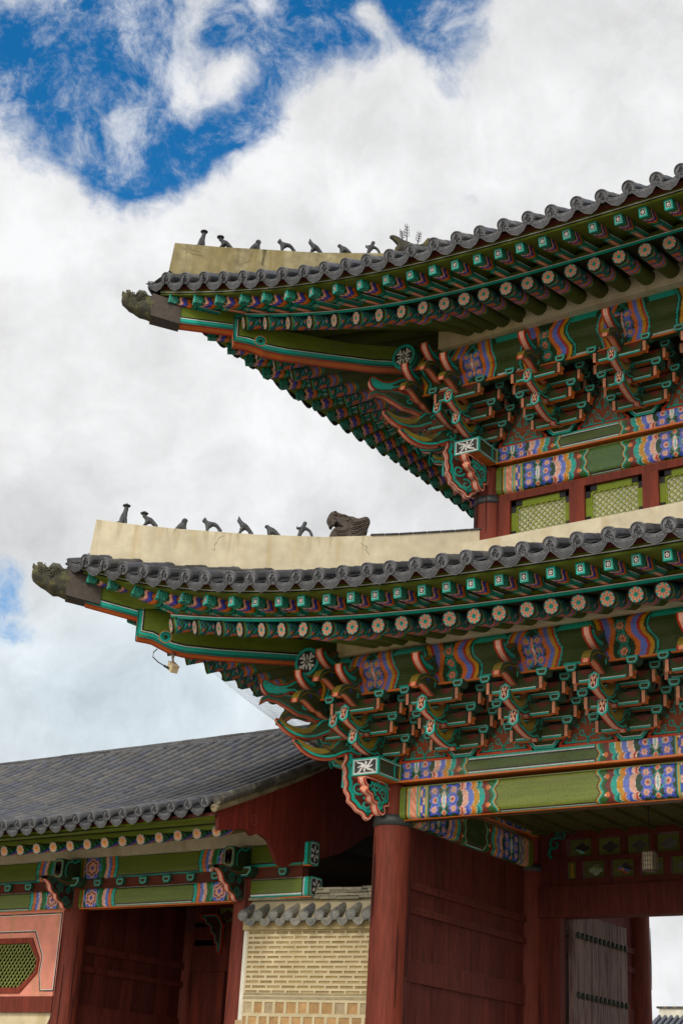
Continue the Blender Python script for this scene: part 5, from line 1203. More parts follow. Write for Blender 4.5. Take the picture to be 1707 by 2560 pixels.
def clip(p, q):
    p, q = np.array(p), np.array(q); t0, t1 = 0., 1.; d = q-p; poly = np.array(ino); 
    ctr = poly.mean(0)
    for i in range(8):
        a, b = poly[i], poly[(i+1) % 8]; nn = np.array([-(b-a)[1], (b-a)[0]]); 
        if nn@(ctr-a) < 0: nn = -nn
        num = nn@(p-a); den = nn@d
        if abs(den) < 1e-9:
            if num < 0: return None
            continue
        t = -num/den
        if den > 0: t0 = max(t0, t)
        else: t1 = min(t1, t)
    return None if t1-t0 < .02 else (p+d*t0, p+d*t1)
for sg in (1, -1):
    for k in range(-30, 60):
        c_ = ixa+k*.098; r_ = clip((c_-3, iz0-sg*0-3*1.25) if sg > 0 else (c_-3, iz0+3*1.25), (c_+3, iz0+3*1.25) if sg > 0 else (c_+3, iz0-3*1.25))
        if r_ is not None: p, q = r_; mb.bar((p[0], yf+.02-.012*sg, p[1]), (q[0], yf+.02-.012*sg, q[1]), .022, .016, (.24, .27, .07), up=(0, 1, .001))
mb.build('lattice_grille', PAINT, of)
mb = MB(); mb.box((x0, YG-.16, 3.38), (x1+.05, YG+.16, 3.66), CRED); mb.box((x0, YG-.14, 1.9), (x0+.05, YG+.14, 3.4), CRED); mb.build('wall_rail', WOODR, gal)
mb = MB(); mb.box((x0, YG-.08, .5), (x1-.05, YG+.12, 3.38), (.66, .55, .34)); mb.prism([(x1+.04, 3.38), (x1+.04, .5), (x1-.14, .5), (x1-.10, 3.1)], (0, YG-.12, 0), (1, 0, 0), (0, 0, 1), .06, CRED); mb.build('lower_wall', PLAST, gal)
# open bay: plank partition on the left, middle row with jamb, lintel, pierced transom and a door leaf
def gplank(xw, y0, y1):
    mb = MB(); y = y0
    while y < y1-.02:
        e = min(y1, y+rnd.uniform(.3, .42)); mb.box((xw-.03, y+.004, .5), (xw+.04+rnd.uniform(-.006, .006), e-.004, 5.6), np.array(DRED)*rnd.uniform(.75, 1.2)); y = e
    mb.box((xw-.035, y0, .5), (xw-.03, y1, 5.6), DRED)
    o = mb.build('plank_wall', WOODD, gal)
    for z0_, z1_, t in ((4.48, 4.61, .09), (4.13, 4.24, .09), (3.16, 3.55, .08)):
        m = MB(); m.box((xw+.04, y0, z0_), (xw+t, y1, z1_), np.array(DRED)*1.15); m.build('wall_strap', WOODD, o)
gplank(gx[1]+.02, YG+.2, 4.3); gplank(gx[0]+.0, YG+.2, 4.3); gplank(gx[2], YG+.2, 4.3)
mb = MB(); mb.box((gx[1]+.2, 4.42, .5), (gx[1]+1.05, 4.58, 4.45), DRED); mb.box((gx[0]-.7, 4.42, .5), (gx[0]-.2, 4.58, 4.45), DRED); mb.box((gx[1]+.2, 4.38, 4.45), (gx[0]-.2, 4.62, 4.95), DRED)
mb.box((gx[1]+.2, 4.42, 4.95), (gx[1]+.75, 4.58, 5.75), DRED); mb.box((gx[1]+.2, 4.40, 5.68), (gx[0]-.2, 4.60, 5.85), DRED); mb.box((gx[1]+.2, 4.42, 4.95), (gx[0]-.2, 4.58, 5.06), DRED); mb.box((gx[1]+.2, 4.42, 5.32), (gx[0]-.2, 4.58, 5.40), DRED)
gf = mb.build('door_frame', WOODR, gal)
for r_, z in ((0, 5.54), (1, 5.19)):
    for k in range(5): PP.put('pierced_panel', T(gx[1]+1.0+.52*k-.2*r_, 4.45, z), gf); m = MB(); m.box((gx[1]+1.0+.52*k-.2*r_+.21, 4.42, z-.14), (gx[1]+1.0+.52*k-.2*r_+.31, 4.57, z+.14), DRED); m.build('transom_post', WOODR, gf)
door_leaf(gx[1]+1.12, 4.65, 6.3, gal)
mb = MB(); mb.box((gx[2], 4.44, .5), (gx[1]-.2, 4.56, 5.8), DRED); mb.build('rear_wall', WOODD, gal)
mb = MB(); mb.box((-16, YG, 6.3), (-2.7, 8.8, 6.36), (.03, .022, .012)); mb.box((-15.8, 7.8, .5), (-3.6, 7.9, 6.3), DRED); mb.build('ceiling_boards', WOODD, gal)
def arch_scroll(O):
    mb = MB(); poly = chaik([(0, 0), (0, -.75), (.05, -.78), (.12, -.70), (.10, -.6), (.20, -.56), (.18, -.42), (.30, -.38), (.30, -.24), (.44, -.2), (.46, -.1), (.6, -.08), (.62, 0)], 1)
    mb.prism([(-a, b) for a, b in poly], O, (1, 0, 0), (0, 0, 1), .08, (.05, .012, .008), edge=REDO, bands=((.02, REDO), (.03, TEAL2)))
    for cx, cy, r_ in ((-.16, -.2, .12), (-.10, -.5, .10), (-.36, -.1, .09)): mb.ribbon(spiral(cx, cy, r_, 1.3), .035, O, (1, 0, 0), (0, 0, 1), -.046, TEAL2, sg=-1)
    mb.build('arch_scroll', PAINT, gal)
arch_scroll((gx[1]+.98, 4.36, 5.55))
# ------------------------------------------------------------------ brick wall with tile coping between gallery and gate
bw = thing('brick_wall', 'cream mortared brick wall with small tile coping between red column and gallery', 'wall', (-1.8, 1.25, 0))
MW = T(-3.46, .98, 0, math.atan(.13)); LW = 3.36; TH = .5
def wmm(mb, name, mt, par=None): return mb.build(name, mt, par or bw, MW)
mb = MB(); mb.box((0, .012, .3), (LW, TH, 4.74), (.30, .22, .12)); body = wmm(mb, 'mortar_face', PLAST)
mb = MB(); mb.box((-.07, -.01, 3.26), (.0, .3, 4.78), (.68, .63, .52)); mb.box((-.12, -.01, .3), (0, .3, 3.26), (.46, .30, .16)); wmm(mb, 'edge_strip', PLAST)
mb = MB(); rr = random.Random(3); zrow = 4.655; MO = MB(); MCOL = (.60, .50, .30)
def mort(a, z0_, b, z1_): MO.box((a, -.006+rr.uniform(-.002, .002), z0_), (b, .03, z1_), np.array(MCOL)*rr.uniform(.93, 1.05))
mort(0, 4.678, LW, 4.74)
for row in range(13):
    x = .03 if row % 2 == 0 else -.12; h = .042+rr.uniform(-.004, .004); prev = 0
    while x < LW-.03:
        L = rr.uniform(.215, .25); a, b = max(.03, x), min(LW-.01, x+L); c = np.array((.38, .28, .13))*rr.uniform(.8, 1.15)*np.array([1, rr.uniform(.93, 1.03), rr.uniform(.85, 1.05)])
        if b-a > .04:
            mb.box((a-.01, .010, zrow-h/2-.01), (b+.01, .06, zrow+h/2+.01), c); mort(prev, zrow-h/2-.002, a, zrow+h/2+.002); prev = b
        x += L+.035
    mort(prev, zrow-h/2-.002, LW, zrow+h/2+.002); dz_ = .0785
    MO.box((0, -.004, zrow-dz_+.019), (LW, .03, zrow-h/2), np.array(MCOL)*rr.uniform(.95, 1.03)); zrow -= .0785
MO.box((0, -.004, 3.635), (LW, .03, zrow+.062), MCOL)
mb.box((.0, -.012, 3.595), (LW, .05, 3.64), (.36, .29, .17)); wmm(mb, 'thin_brick_courses', BRICK)
mb = MB()
MO.box((0, -.006, 3.55), (LW, .03, 3.597), MCOL)
for row, z in enumerate((3.465, 3.235, 3.005, 2.775, 2.545, 2.315, 2.085)):
    x = .02 if row % 2 == 0 else -.1; prev = 0
    while x < LW-.03:
        L = rr.uniform(.12, .185); a, b = max(.02, x), min(LW-.01, x+L); c = np.array((.46, .27, .11) if rr.random() < .7 else (.40, .31, .18))*rr.uniform(.85, 1.2)
        if b-a > .05: mb.box((a-.01, .008, z-.10), (b+.01, .06, z+.10), c); mort(prev, z-.088, a, z+.088); prev = b
        x += L+.05
    mort(prev, z-.088, LW, z+.088); mort(0, z-.142, LW, z-.088)
wmm(mb, 'square_stone_courses', BRICK); wmm(MO, 'raised_mortar', PLAST)
# raised mortar lines round every brick give the sunk look
mb = MB(); mb.box((-.06, -.08, 4.70), (LW, TH+.05, 4.82), (.42, .33, .16)); mb.prism([(-.12, 4.80), (TH+.15, 4.80), (TH/2+.12, 5.25), (TH/2-.10, 5.25)], (LW/2, 0, 0), (0, 1, 0), (0, 0, 1), LW+.1, (.45, .38, .24)); wmm(mb, 'coping_bed', PLAST)
for i in range(12):
    x = -.0+.29*i; mb = MB(); c = np.array((.22, .21, .17) if rnd.random() < .6 else (.15, .155, .155))*rnd.uniform(.8, 1.2)
    mb.tube([(x, -.20, 4.92), (x+.005, .0, 5.01), (x, .16, 5.10)], [.09, .088, .078], c, n=14)
    dM = np.eye(4); d = nrm((0, .4, .18)); y_ = nrm(np.cross([0, 0, 1], d)); z_ = np.cross(d, y_); dM[:3, 0] = y_; dM[:3, 1] = z_; dM[:3, 2] = -d; dM[:3, 3] = (x, -.20, 4.92)
    # the disc faces outwards
    mb.lathe([(.088, -.03), (.093, -.01), (.093, .012), (.08, .018), (.072, .008), (.0001, .008)], (.20, .20, .18), 20, np.array([[1, 0, 0, x], [0, 0, -1, -.21], [0, 1, 0, 4.915], [0, 0, 0, 1.]]), False)
    for k in (-2, -1, 0, 1, 2):
        mb.box((x-.055, -.2205, 4.915+.022*k-.003), (x+.055, -.217, 4.915+.022*k+.003), (.30, .30, .26)); 
    mb.box((x-.003, -.221, 4.86), (x+.003, -.217, 4.97), (.30, .30, .26))
    wmm(mb, 'coping_cover_tile', TILEO)
    mb = MB(); q = [(.10*math.cos(a), -.13*math.sin(a)**1.0) for a in np.linspace(0, math.pi, 13)]; q = [(a*1.08, b*1.05) for a, b in q]
    mb.prism(q+[(-.07, -.01), (0, -.02), (.07, -.01)], (x+.145, -.20, 4.875), (1, 0, 0), (0, 0, 1), .03, c, bands=((.012, (.27, .26, .22)),))
    for k in range(7):
        a = math.pi*(k+.5)/7; mb.bar((x+.145+.02*math.cos(a), -.217, 4.86-.02*math.sin(a)), (x+.145+.085*math.cos(a), -.217, 4.86-.095*math.sin(a)), .008, .006, (.28, .27, .23), up=(0, 1, 0))
    wmm(mb, 'coping_drip_tile', TILEO)
mb = MB()
for k, (w_, x0_) in enumerate(((.34, -.05), (.30, .5), (.26, .75), (.22, .95))):
    x = x0_
    while x < LW:
        L = rnd.uniform(.3, .42); zz = 5.20+.052*k+.01*math.sin(x*3)+rnd.uniform(-.006, .006)+.02*(x/LW)**2; mb.box((x, TH/2-w_/2-.06, zz), (min(LW, x+L-.008), TH/2+w_/2, zz+.042), np.array((.30, .27, .18))*rnd.uniform(.7, 1.2)); x += L
wmm(mb, 'coping_ridge_tile', TILEO)
# ------------------------------------------------------------------ clay figures on the hip ridges
def skin(name, V, E_, R_, M, col, mt, parent=None, sub=2, extra=None):
    me = bpy.data.meshes.new(name); me.from_pydata([tuple(v) for v in V], E_, []); o = bpy.data.objects.new('tmp', me); COL.objects.link(o)
    o.modifiers.new('s', 'SKIN'); sv = me.skin_vertices[0].data
    for i, r in enumerate(R_): sv[i].radius = (r, r) if not isinstance(r, tuple) else r
    sv[0].use_root = True
    o.modifiers[0].use_smooth_shade = True
    sb = o.modifiers.new('u', 'SUBSURF'); sb.levels = sub; sb.render_levels = sub
    dg = bpy.context.evaluated_depsgraph_get(); dg.update(); m2 = bpy.data.meshes.new_from_object(o.evaluated_get(dg)); bpy.data.objects.remove(o); bpy.data.meshes.remove(me)
    m2.name = name; m2.materials.clear(); m2.materials.append(mt)
    n = len(m2.vertices); co_ = np.zeros(n*3, np.float32); m2.vertices.foreach_get('co', co_); co_ = co_.reshape(-1, 3)
    h = (np.sin(co_[:, 0]*90+co_[:, 2]*50)*np.sin(co_[:, 1]*80+co_[:, 2]*70))[:, None]*.12+1
    ca = m2.color_attributes.new('Col', 'FLOAT_COLOR', 'POINT'); ca.data.foreach_set('color', np.concatenate([np.array(col)[None, :]*h, np.ones((n, 1))], 1).astype(np.float32).ravel())
    return inst(name, m2, parent, M)
def chain(*chains):
    """each chain = [(x, y, z, r), ...]; a first item given as an int joins the chain to that vertex"""
    V, E_, R_ = [], [], []
    for c in chains:
        prev = None
        if isinstance(c[0], int): prev = c[0]; c = c[1:]
        for (x, y, z, r) in c:
            V.append((x, y, z)); R_.append(r); k = len(V)-1
            if prev is not None: E_.append((prev, k))
            prev = k
    return V, E_, R_
def limb(*p): return [0]+list(p)
FIG = {
 'monk': [[(-.055,0,.17,.042),(-.075,0,.235,.03),(-.085,0,.285,.036),(-.083,0,.325,.018)], [0,(-.045,0,.10,.048),(-.04,0,.05,.045),(.03,0,.035,.03),(.085,0,.016,.018),(.12,0,.008,.010)], [0,(-.085,.045,.12,.022),(-.095,.03,.06,.022),(-.09,.03,.01,.022)], [0,(-.085,-.045,.12,.022),(-.095,-.03,.06,.022),(-.09,-.03,.01,.022)]],
 'hat': [[(.01,0,.15,.038),(.045,0,.18,.026),(.066,0,.205,.036),(.095,0,.195,.018)], [0,(-.04,0,.14,.038),(-.08,0,.11,.036),(-.105,.02,.05,.024),(-.108,.03,.008,.022)], [0,(.03,.03,.10,.02),(.055,.03,.05,.017),(.078,.03,.008,.02)], [0,(.03,-.03,.10,.02),(.055,-.03,.05,.017),(.078,-.03,.008,.02)], [5,(-.105,-.02,.05,.022),(-.108,-.03,.008,.02)]],
 'lion': [[(-.02,0,.12,.048),(-.05,0,.175,.045),(-.062,0,.205,.036),(-.09,0,.195,.02)], [0,(.02,0,.08,.045),(.055,0,.04,.035),(.08,0,.012,.02)], [0,(-.05,.03,.08,.024),(-.065,.03,.04,.02),(-.075,.03,.008,.022)], [0,(-.05,-.03,.08,.024),(-.065,-.03,.04,.02),(-.075,-.03,.008,.022)], [1,(-.02,.035,.19,.02)], [1,(-.02,-.035,.19,.02)]],
 'cat': [[(.045,0,.15,.038),(.075,0,.195,.026),(.098,0,.212,.034),(.13,0,.20,.018)], [0,(-.01,0,.175,.034),(-.06,0,.175,.034),(-.11,0,.135,.032),(-.128,.02,.075,.024),(-.115,.03,.008,.022)], [0,(.05,.03,.09,.021),(.048,.03,.05,.017),(.055,.03,.008,.02)], [0,(.05,-.03,.09,.021),(.048,-.03,.05,.017),(.055,-.03,.008,.02)], [2,(.095,.024,.255,.009)], [2,(.095,-.024,.255,.009)], [6,(-.128,-.02,.075,.022),(-.115,-.03,.008,.02)]],
 'horn': [[(.02,0,.17,.038),(.06,0,.215,.026),(.085,0,.245,.034),(.115,0,.235,.016)], [0,(-.03,0,.155,.036),(-.075,0,.11,.036),(-.095,.02,.05,.026),(-.10,.03,.008,.024)], [0,(.045,.03,.11,.02),(.065,.03,.06,.017),(.082,.03,.008,.02)], [0,(.045,-.03,.11,.02),(.065,-.03,.06,.017),(.082,-.03,.008,.02)], [2,(.088,0,.285,.013),(.098,0,.31,.005)], [5,(-.095,-.02,.05,.024),(-.10,-.03,.008,.022)]],
 'dog': [[(.035,0,.12,.040),(.065,0,.16,.030),(.088,0,.185,.036),(.122,0,.172,.019)], [0,(-.02,0,.125,.040),(-.065,0,.085,.040),(-.10,.02,.035,.028),(-.125,.03,.008,.02)], [0,(.05,.03,.07,.021),(.055,.03,.04,.017),(.065,.03,.008,.02)], [0,(.05,-.03,.07,.021),(.055,-.03,.04,.017),(.065,-.03,.008,.02)], [5,(-.10,-.02,.035,.026),(-.125,-.03,.008,.018)]],
 'upright': [[(.03,0,.17,.034),(.015,0,.215,.024),(.0,0,.255,.036),(-.006,0,.285,.022)], [0,(-.03,0,.175,.024),(-.075,0,.145,.021),(-.102,0,.09,.021),(-.112,0,.04,.02),(-.12,0,.008,.022)], [0,(.05,0,.12,.034),(.07,0,.06,.028),(.08,0,.008,.03)], [0,(.07,.03,.17,.013),(.105,.015,.165,.010),(.11,.005,.195,.007)], [0,(.07,-.03,.17,.013),(.105,-.015,.165,.010),(.11,-.005,.195,.007)]]}
def figure(kind, d, z, label, s=1.0, mt=None, col=(.075, .08, .085), grp=None, hat=False):
    V, E_, R_ = chain(*FIG[kind])
    M = T(d, d, z+.008, math.radians(225))@np.diag([1.2*s, 1.3*s, 1.16*s, 1.0])
    o = skin('roof_figure', V, E_, R_, M, col, mt or CLAY, None, 2)
    tag(o, label, 'roof figure', grp)
    if kind in ('monk', 'hat'):
        mb = MB(); hx, hz = (-.083, .322) if kind == 'monk' else (.070, .238); mb.lathe([(.0001, -.004), (.052, -.006), (.056, .004), (.03, .012), (.022, .028), (.0001, .032)], col, 16, T(hx, 0, hz)); mb.build('hat', mt or CLAY, o, M)
    return o
g1 = 'clay figures on the lower hip ridge'; g2 = 'clay figures on the upper hip ridge'
for k, dd, zz, lb in (('monk', -3.34, 10.475, 'tall seated clay figure in a round hat at the outer tip of the lower ridge'), ('hat', -3.0, 10.475, 'hatted clay figure leaning forward, second from the tip of the lower ridge'),
    ('lion', -2.63, 10.48, 'stocky maned clay beast looking back, third from the tip of the lower ridge'), ('cat', -2.28, 10.50, 'clay beast with arched back and ears, fourth from the tip of the lower ridge'),
    ('horn', -1.89, 10.54, 'horned clay beast sitting up, fifth from the tip of the lower ridge'), ('dog', -1.56, 10.565, 'dog like clay beast crouching, sixth from the tip of the lower ridge'), ('upright', -1.19, 10.615, 'upright clay figure with curved tail, next to the dragon head on the lower ridge')):
    figure(k, dd, zz, lb, grp=g1)
for k, dd, zz, lb in (('monk', -2.78, 15.85, 'tall seated clay figure at the outer tip of the upper ridge'), ('hat', -2.44, 15.885, 'small hatted clay figure, second from the tip of the upper ridge'),
    ('lion', -2.06, 15.95, 'stocky maned clay beast, third from the tip of the upper ridge'), ('cat', -1.67, 16.00, 'arched clay beast with ears, fourth from the tip of the upper ridge'),
    ('horn', -1.29, 16.05, 'horned clay beast, fifth from the tip of the upper ridge'), ('dog', -.91, 16.14, 'crouching dog like clay beast, sixth from the tip of the upper ridge'), ('upright', -.55, 16.22, 'upright clay figure, next to the twig bearing dragon head of the upper ridge')):
    figure(k, dd, zz+.025, lb, s=1.0, grp=g2, col=(.055, .058, .062))
def dragon(name, M, col, mt, label):
    out = [(210,445),(207,400),(215,360),(240,322),(272,305),(310,310),(346,300),(335,286),(300,268),(275,240),(250,228),(225,240),(212,270),(200,297),(190,258),(170,235),(163,200),(175,160),(205,118),(240,105),(280,118),(330,130),(370,128),(420,148),(470,143),(520,160),(560,160),(610,135),(655,123),(685,150),(695,190),(680,240),(660,290),(662,330),(645,365),(640,400),(590,445)]
    cv_ = lambda pts: [((430-x)*.00134, (447-y)*.00133) for x, y in pts]
    P = chaik(cv_(out), 1); ctr = np.array([0, .2]); mb = MB(); O, U, V = (0, 0, 0), (1, 0, 0), (0, 0, 1)
    for k, t in ((1, .10), (.965, .15), (.92, .19), (.86, .22)): mb.prism(ctr+(P-ctr)*k, O, U, V, t, np.array(col)*(.9+.1*k))
    ln_ = lambda pts, r, y, c: mb.tube([(a, y, b) for a, b in cv_(pts)], r, np.array(col)*c, n=6)
    for sg in (1, -1):
        y = sg*.108
        for k in range(8): y0_ = 165+30*k; ln_([(440+8*(k % 3), y0_+70-4*k), (500, y0_+62-3*k), (560, y0_+40-5*k), (620, y0_+18-8*k), (662, y0_-2-8*k)], [.010, .015, .014, .011, .005], y, .62 if k % 2 else 1.25)
        for k in range(5): ln_([(240+10*k, 330+22*k), (300, 350+20*k), (370, 335+22*k), (430, 300+26*k)], [.006, .012, .012, .006], y, .65 if k % 2 else 1.2)
        ln_([(300, 170), (360, 160), (420, 180), (470, 215)], [.012, .02, .018, .01], y, 1.1); ln_([(215, 200), (250, 215), (290, 250), (330, 290)], .012, y*.95, .55)
        mb.tube([(a, b_, z) for (a, z), b_ in zip(cv_([(245, 150)]*2), (y*.9, y*1.25))], [.048, .034], np.array(col)*1.15, n=14); mb.tube([(a, b_, z) for (a, z), b_ in zip(cv_([(245, 150)]*2), (y*1.2, y*1.32))], .018, np.array(col)*.35, n=10)
        mb.tube([(a, b_, z) for (a, z), b_ in zip(cv_([(400, 205)]*2), (y*.9, y*1.2))], [.035, .022], np.array(col)*1.2, n=12)
    ln_([(325, 268), (318, 258), (322, 246)], [.018, .014, .006], 0, 2.0)
    o = mb.build(name, mt, None, M); tag(o, label, 'dragon head'); return o
D225 = math.radians(225)
Md = T(-.675, -.675, 10.67, D225)@np.diag([1.02, 1.1, 1.12, 1.])
dragon('ridge_dragon', Md, (.095, .074, .058), CLAY, 'brown clay dragon head with open beak and swept mane on the lower ridge')
# upper dragon head: snout, fish tail and three iron twigs
Mu = T(-.10, -.10, 16.40, D225)
V, E_, R_ = chain([(0,0,.14,.11),(.12,0,.22,.09),(.22,0,.30,.07),(.30,0,.34,.05),(.34,0,.31,.03)], [0,(.14,0,.10,.08),(.24,0,.08,.06)], [0,(-.12,0,.16,.09),(-.24,0,.20,.06),(-.33,0,.28,.04)], [0,(-.05,0,.02,.1)])
ud = tag(skin('ridge_dragon', V, E_, R_, Mu, (.055, .048, .034), MOSSY, None, 2), 'mossy dragon head with fish tail and dark iron twigs on the upper ridge', 'dragon head')
mb = MB(); poly = [(-.22, .14), (-.34, .10), (-.46, .16), (-.50, .30), (-.44, .42), (-.36, .40), (-.28, .28)]; mb.prism(poly, (0, 0, 0), (1, 0, 0), (0, 0, 1),   .07, (.14, .11, .035), bands=((.012, (.10, .08, .04)),))
for k in range(6): mb.bar((-.26, .04, .2), (-.42-.012*k, .04, .16+.05*k), .01, .006, (.10, .08, .04), up=(0, 1, 0)); mb.bar((-.26, -.04, .2), (-.42-.012*k, -.04, .16+.05*k), .01, .006, (.10, .08, .04), up=(0, 1, 0))
mb.build('fish_tail', MOSSY, ud, Mu)
for x, y, z0_, h, ln in ((.10, .03, .24, .26, .03), (.02, 0, .25, .42, .01), (-.18, -.02, .22, .34, -.05)):
    mb = MB(); pts = [(x+ln*q, y, z0_+h*q) for q in np.linspace(0, 1, 6)]; mb.tube(pts, [.010]*5+[.003], (.02, .018, .02), n=6)
    for q in (.35, .5, .65, .8):
        for sg in (1, -1):
            b = np.array([x+ln*q, y, z0_+h*q]); t_ = b+np.array([sg*.045*(1.1-q*.4), sg*.012, .02]); u_ = t_+np.array([sg*.006, 0, .07*(1.1-.4*q)]); mb.tube([b, t_, u_], [.007, .006, .002], (.02, .018, .02), n=5)
    mb.build('iron_twig', METAL, ud, Mu)
# dragon head caps over the ends of the hip rafters
def tosu(d0, z0, dz, label, k=1.0):
    """M: local x outwards along the hip"""
    M = T(d0, d0, z0, D225); mb = MB()
    prof = [(-.34,.0,.28,.17),(-.02,.04,.225,.165),(-.03,.035,.245,.185),(.03,.045,.24,.18),(.12,.05,.225,.17),(.20,.07,.22,.165),(.27,.085,.205,.155),(.34,.105,.185,.15),(.41,.12,.165,.14),(.48,.14,.145,.12),(.54,.15,.11,.10),(.57,.16,.05,.05)]
    n = 22; a = np.linspace(0, 2*math.pi, n+1)
    rows = []
    for j, (x, zc, hh, hw) in enumerate(prof[2:]):
        ex = .75; ca, sa = np.cos(a), np.sin(a); w_ = hw*np.sign(ca)*np.abs(ca)**ex; h_ = hh*np.sign(sa)*np.abs(sa)**ex
        bump = 1+.10*np.sin(a*5+x*18)*(x > .03)*.6+.06*np.sin(x*60+a*2)*(x > .03); rows.append(np.stack([np.full_like(a, x*k), w_*bump*k, (zc+h_*bump)*k], -1))
    P = np.array(rows); cc = np.zeros(P.shape); cc[:] = (.055, .052, .034); cc *= (1+.25*np.sin(P[..., :1]*70+P[..., 2:]*40)); mb.grid(P, cc, True)
    mb.add(P[-1][:-1], [list(range(n))[::-1]], (.08, .07, .05))
    for sg in (1, -1):      # brow, eye, nostril, horn and cheek curls
        mb.tube([(.10, sg*.13, .22), (.17, sg*.15, .27), (.25, sg*.13, .28), (.30, sg*.10, .25)], [.03, .05, .055, .03], (.10, .10, .075), n=10, M=np.diag([k, k, k, 1.]))
        mb.tube([(.22, sg*.13, .21), (.22, sg*.175, .21)], [.05, .03], (.13, .12, .08), n=12, M=np.diag([k, k, k, 1.])); mb.tube([(.22, sg*.17, .21), (.22, sg*.182, .21)], .022, (.03, .03, .02), n=10, M=np.diag([k, k, k, 1.]))
        mb.tube([(.42, sg*.05, .26), (.46, sg*.06, .31), (.50, sg*.05, .33)], [.035, .045, .02], (.10, .10, .07), n=10, M=np.diag([k, k, k, 1.])); mb.tube([(.50, sg*.03, .26), (.56, sg*.04, .28), (.565, sg*.03, .32)], [.03, .03, .01], (.09, .09, .06), n=8, M=np.diag([k, k, k, 1.]))
        for j in range(5): mb.tube([(p[0], sg*.165, p[1]) for p in spiral(.10+.085*j, .08+.03*j+.05*(j % 2), .05, 1.1, j)], .011, (.075, .07, .04), n=5, M=np.diag([k, k, k, 1.]))
        for j in range(4): mb.tube([(.30+.05*j, sg*.135, .13+.02*j), (.31+.05*j, sg*.14, .165+.02*j)], [.012, .004], (.17, .16, .12), n=5, M=np.diag([k, k, k, 1.]))
    mb.tube([(.36, 0, .27), (.40, 0, .32), (.39, 0, .36)], [.03, .025, .008], (.09, .09, .06), n=8, M=np.diag([k, k, k, 1.]))
    o = mb.build('rafter_dragon', MOSSY, None, M); tag(o, label, 'dragon head cap')
    s = MB(); rows = []
    for x, zc, hh, hw in ((-.54, -.055, .225, .160), (.01, .045, .235, .18)): rows.append([(x*k, y*hw*k, (zc+z*hh)*k) for y, z in ((-1, -1), (1, -1), (1, 1), (-1, 1), (-1, -1))])
    P = np.array(rows); 
    for j in range(4): s.grid(P[:, j:j+2], (.06, .045, .034), False)
    for q in (-.35, -.2, -.08):
        for z in (-.16, .02, .14): s.tube([(q*k, -.17*k, (z+.02)*k), (q*k, -.182*k, (z+.02)*k)], .007, (.05, .04, .03), n=6)
    s.build('metal_sleeve', METAL, o, M); return o
tosu(-3.82, 9.36, 0, 'mossy dragon head cap on the corner tip of the lower roof')
tosu(-3.25, 14.52, 0, 'mossy dragon head cap on the corner tip of the upper roof', k=.92)
# ------------------------------------------------------------------ small fittings
cc = thing('security_camera', 'small cream camera box with looping cable under the lower corner rafter', 'camera', (-2.57, -2.57, 8.42))
mb = MB(); mb.tube([(-2.57, -2.57, 8.47), (-2.57, -2.57, 8.36), (-2.555, -2.555, 8.27)], [.035, .018, .018], (.25, .18, .12), n=8); mb.tube([(-2.57, -2.57, 8.48), (-2.57, -2.57, 8.43)], .05, (.20, .08, .05), n=10); mb.build('arm', METAL, cc)
mb = MB(); Mx = T(-2.56, -2.56, 8.22, math.radians(-25)); c_, s_ = math.cos(.55), math.sin(.55); Rm = np.eye(4); Rm[0, 0] = c_; Rm[0, 2] = s_; Rm[2, 0] = -s_; Rm[2, 2] = c_
mb.box((-.11, -.055, -.055), (.11, .055, .055), (.60, .48, .28), M=Mx@Rm); mb.box((-.125, -.062, .055), (.12, .062, .065), (.55, .45, .28), M=Mx@Rm); mb.build('housing', PLAST, cc)
mb = MB(); P0 = np.array([-2.60, -2.60, 8.20]); pts = [np.array([-2.75, -2.75, 8.50]), np.array([-2.79, -2.79, 8.44]), np.array([-2.79, -2.79, 8.36]), np.array([-2.73, -2.73, 8.29]), np.array([-2.66, -2.66, 8.24]), P0]; mb.tube(pts, .009, (.02, .02, .02), n=6); mb.tube([pts[-2], pts[-1]], .018, (.03, .03, .03), n=6); mb.build('cable', METAL, cc)
ln = thing('hanging_lantern', 'square paper lantern with dark wood frame hanging inside the gate passage', 'lantern', (3.20, 2.4, 5.75))
mb = MB()
for sx in (-1, 1):
    for sy in (-1, 1): mb.box((sx*.10-.012, sy*.10-.012, -.17), (sx*.10+.012, sy*.10+.012, .17), (.20, .14, .08))
for z in (-.17, .16): mb.box((-.115, -.115, z-.01), (.115, .115, z+.012), (.10, .06, .04))
for k in range(3):
    for sg in (1, -1): mb.box((-.05+.05*k-.004, sg*.105-.004, -.16), (-.05+.05*k+.004, sg*.105+.004, .16), (.14, .09, .05)); mb.box((sg*.105-.004, -.05+.05*k-.004, -.16), (sg*.105+.004, -.05+.05*k+.004, .16), (.14, .09, .05)); mb.box((-.1, sg*.105-.004, -.08+.08*k-.004), (.1, sg*.105+.004, -.08+.08*k+.004), (.14, .09, .05)); mb.box((sg*.105-.004, -.1, -.08+.08*k-.004), (sg*.105+.004, .1, -.08+.08*k+.004), (.14, .09, .05))
mb.build('frame', METAL, ln, T(3.20, 2.4, 5.75)@np.diag([.82, .82, .86, 1.])); mb = MB(); mb.box((-.096, -.096, -.16), (.096, .096, .155), (.50, .46, .36)); mb.build('paper_shade', PLAST, ln, T(3.20, 2.4, 5.75)@np.diag([.82, .82, .86, 1.])); mb = MB(); mb.tube([(3.2, 2.4, 5.92), (3.2, 2.4, 6.72)], .008, (.02, .02, .02), n=6); mb.build('chain', METAL, ln)
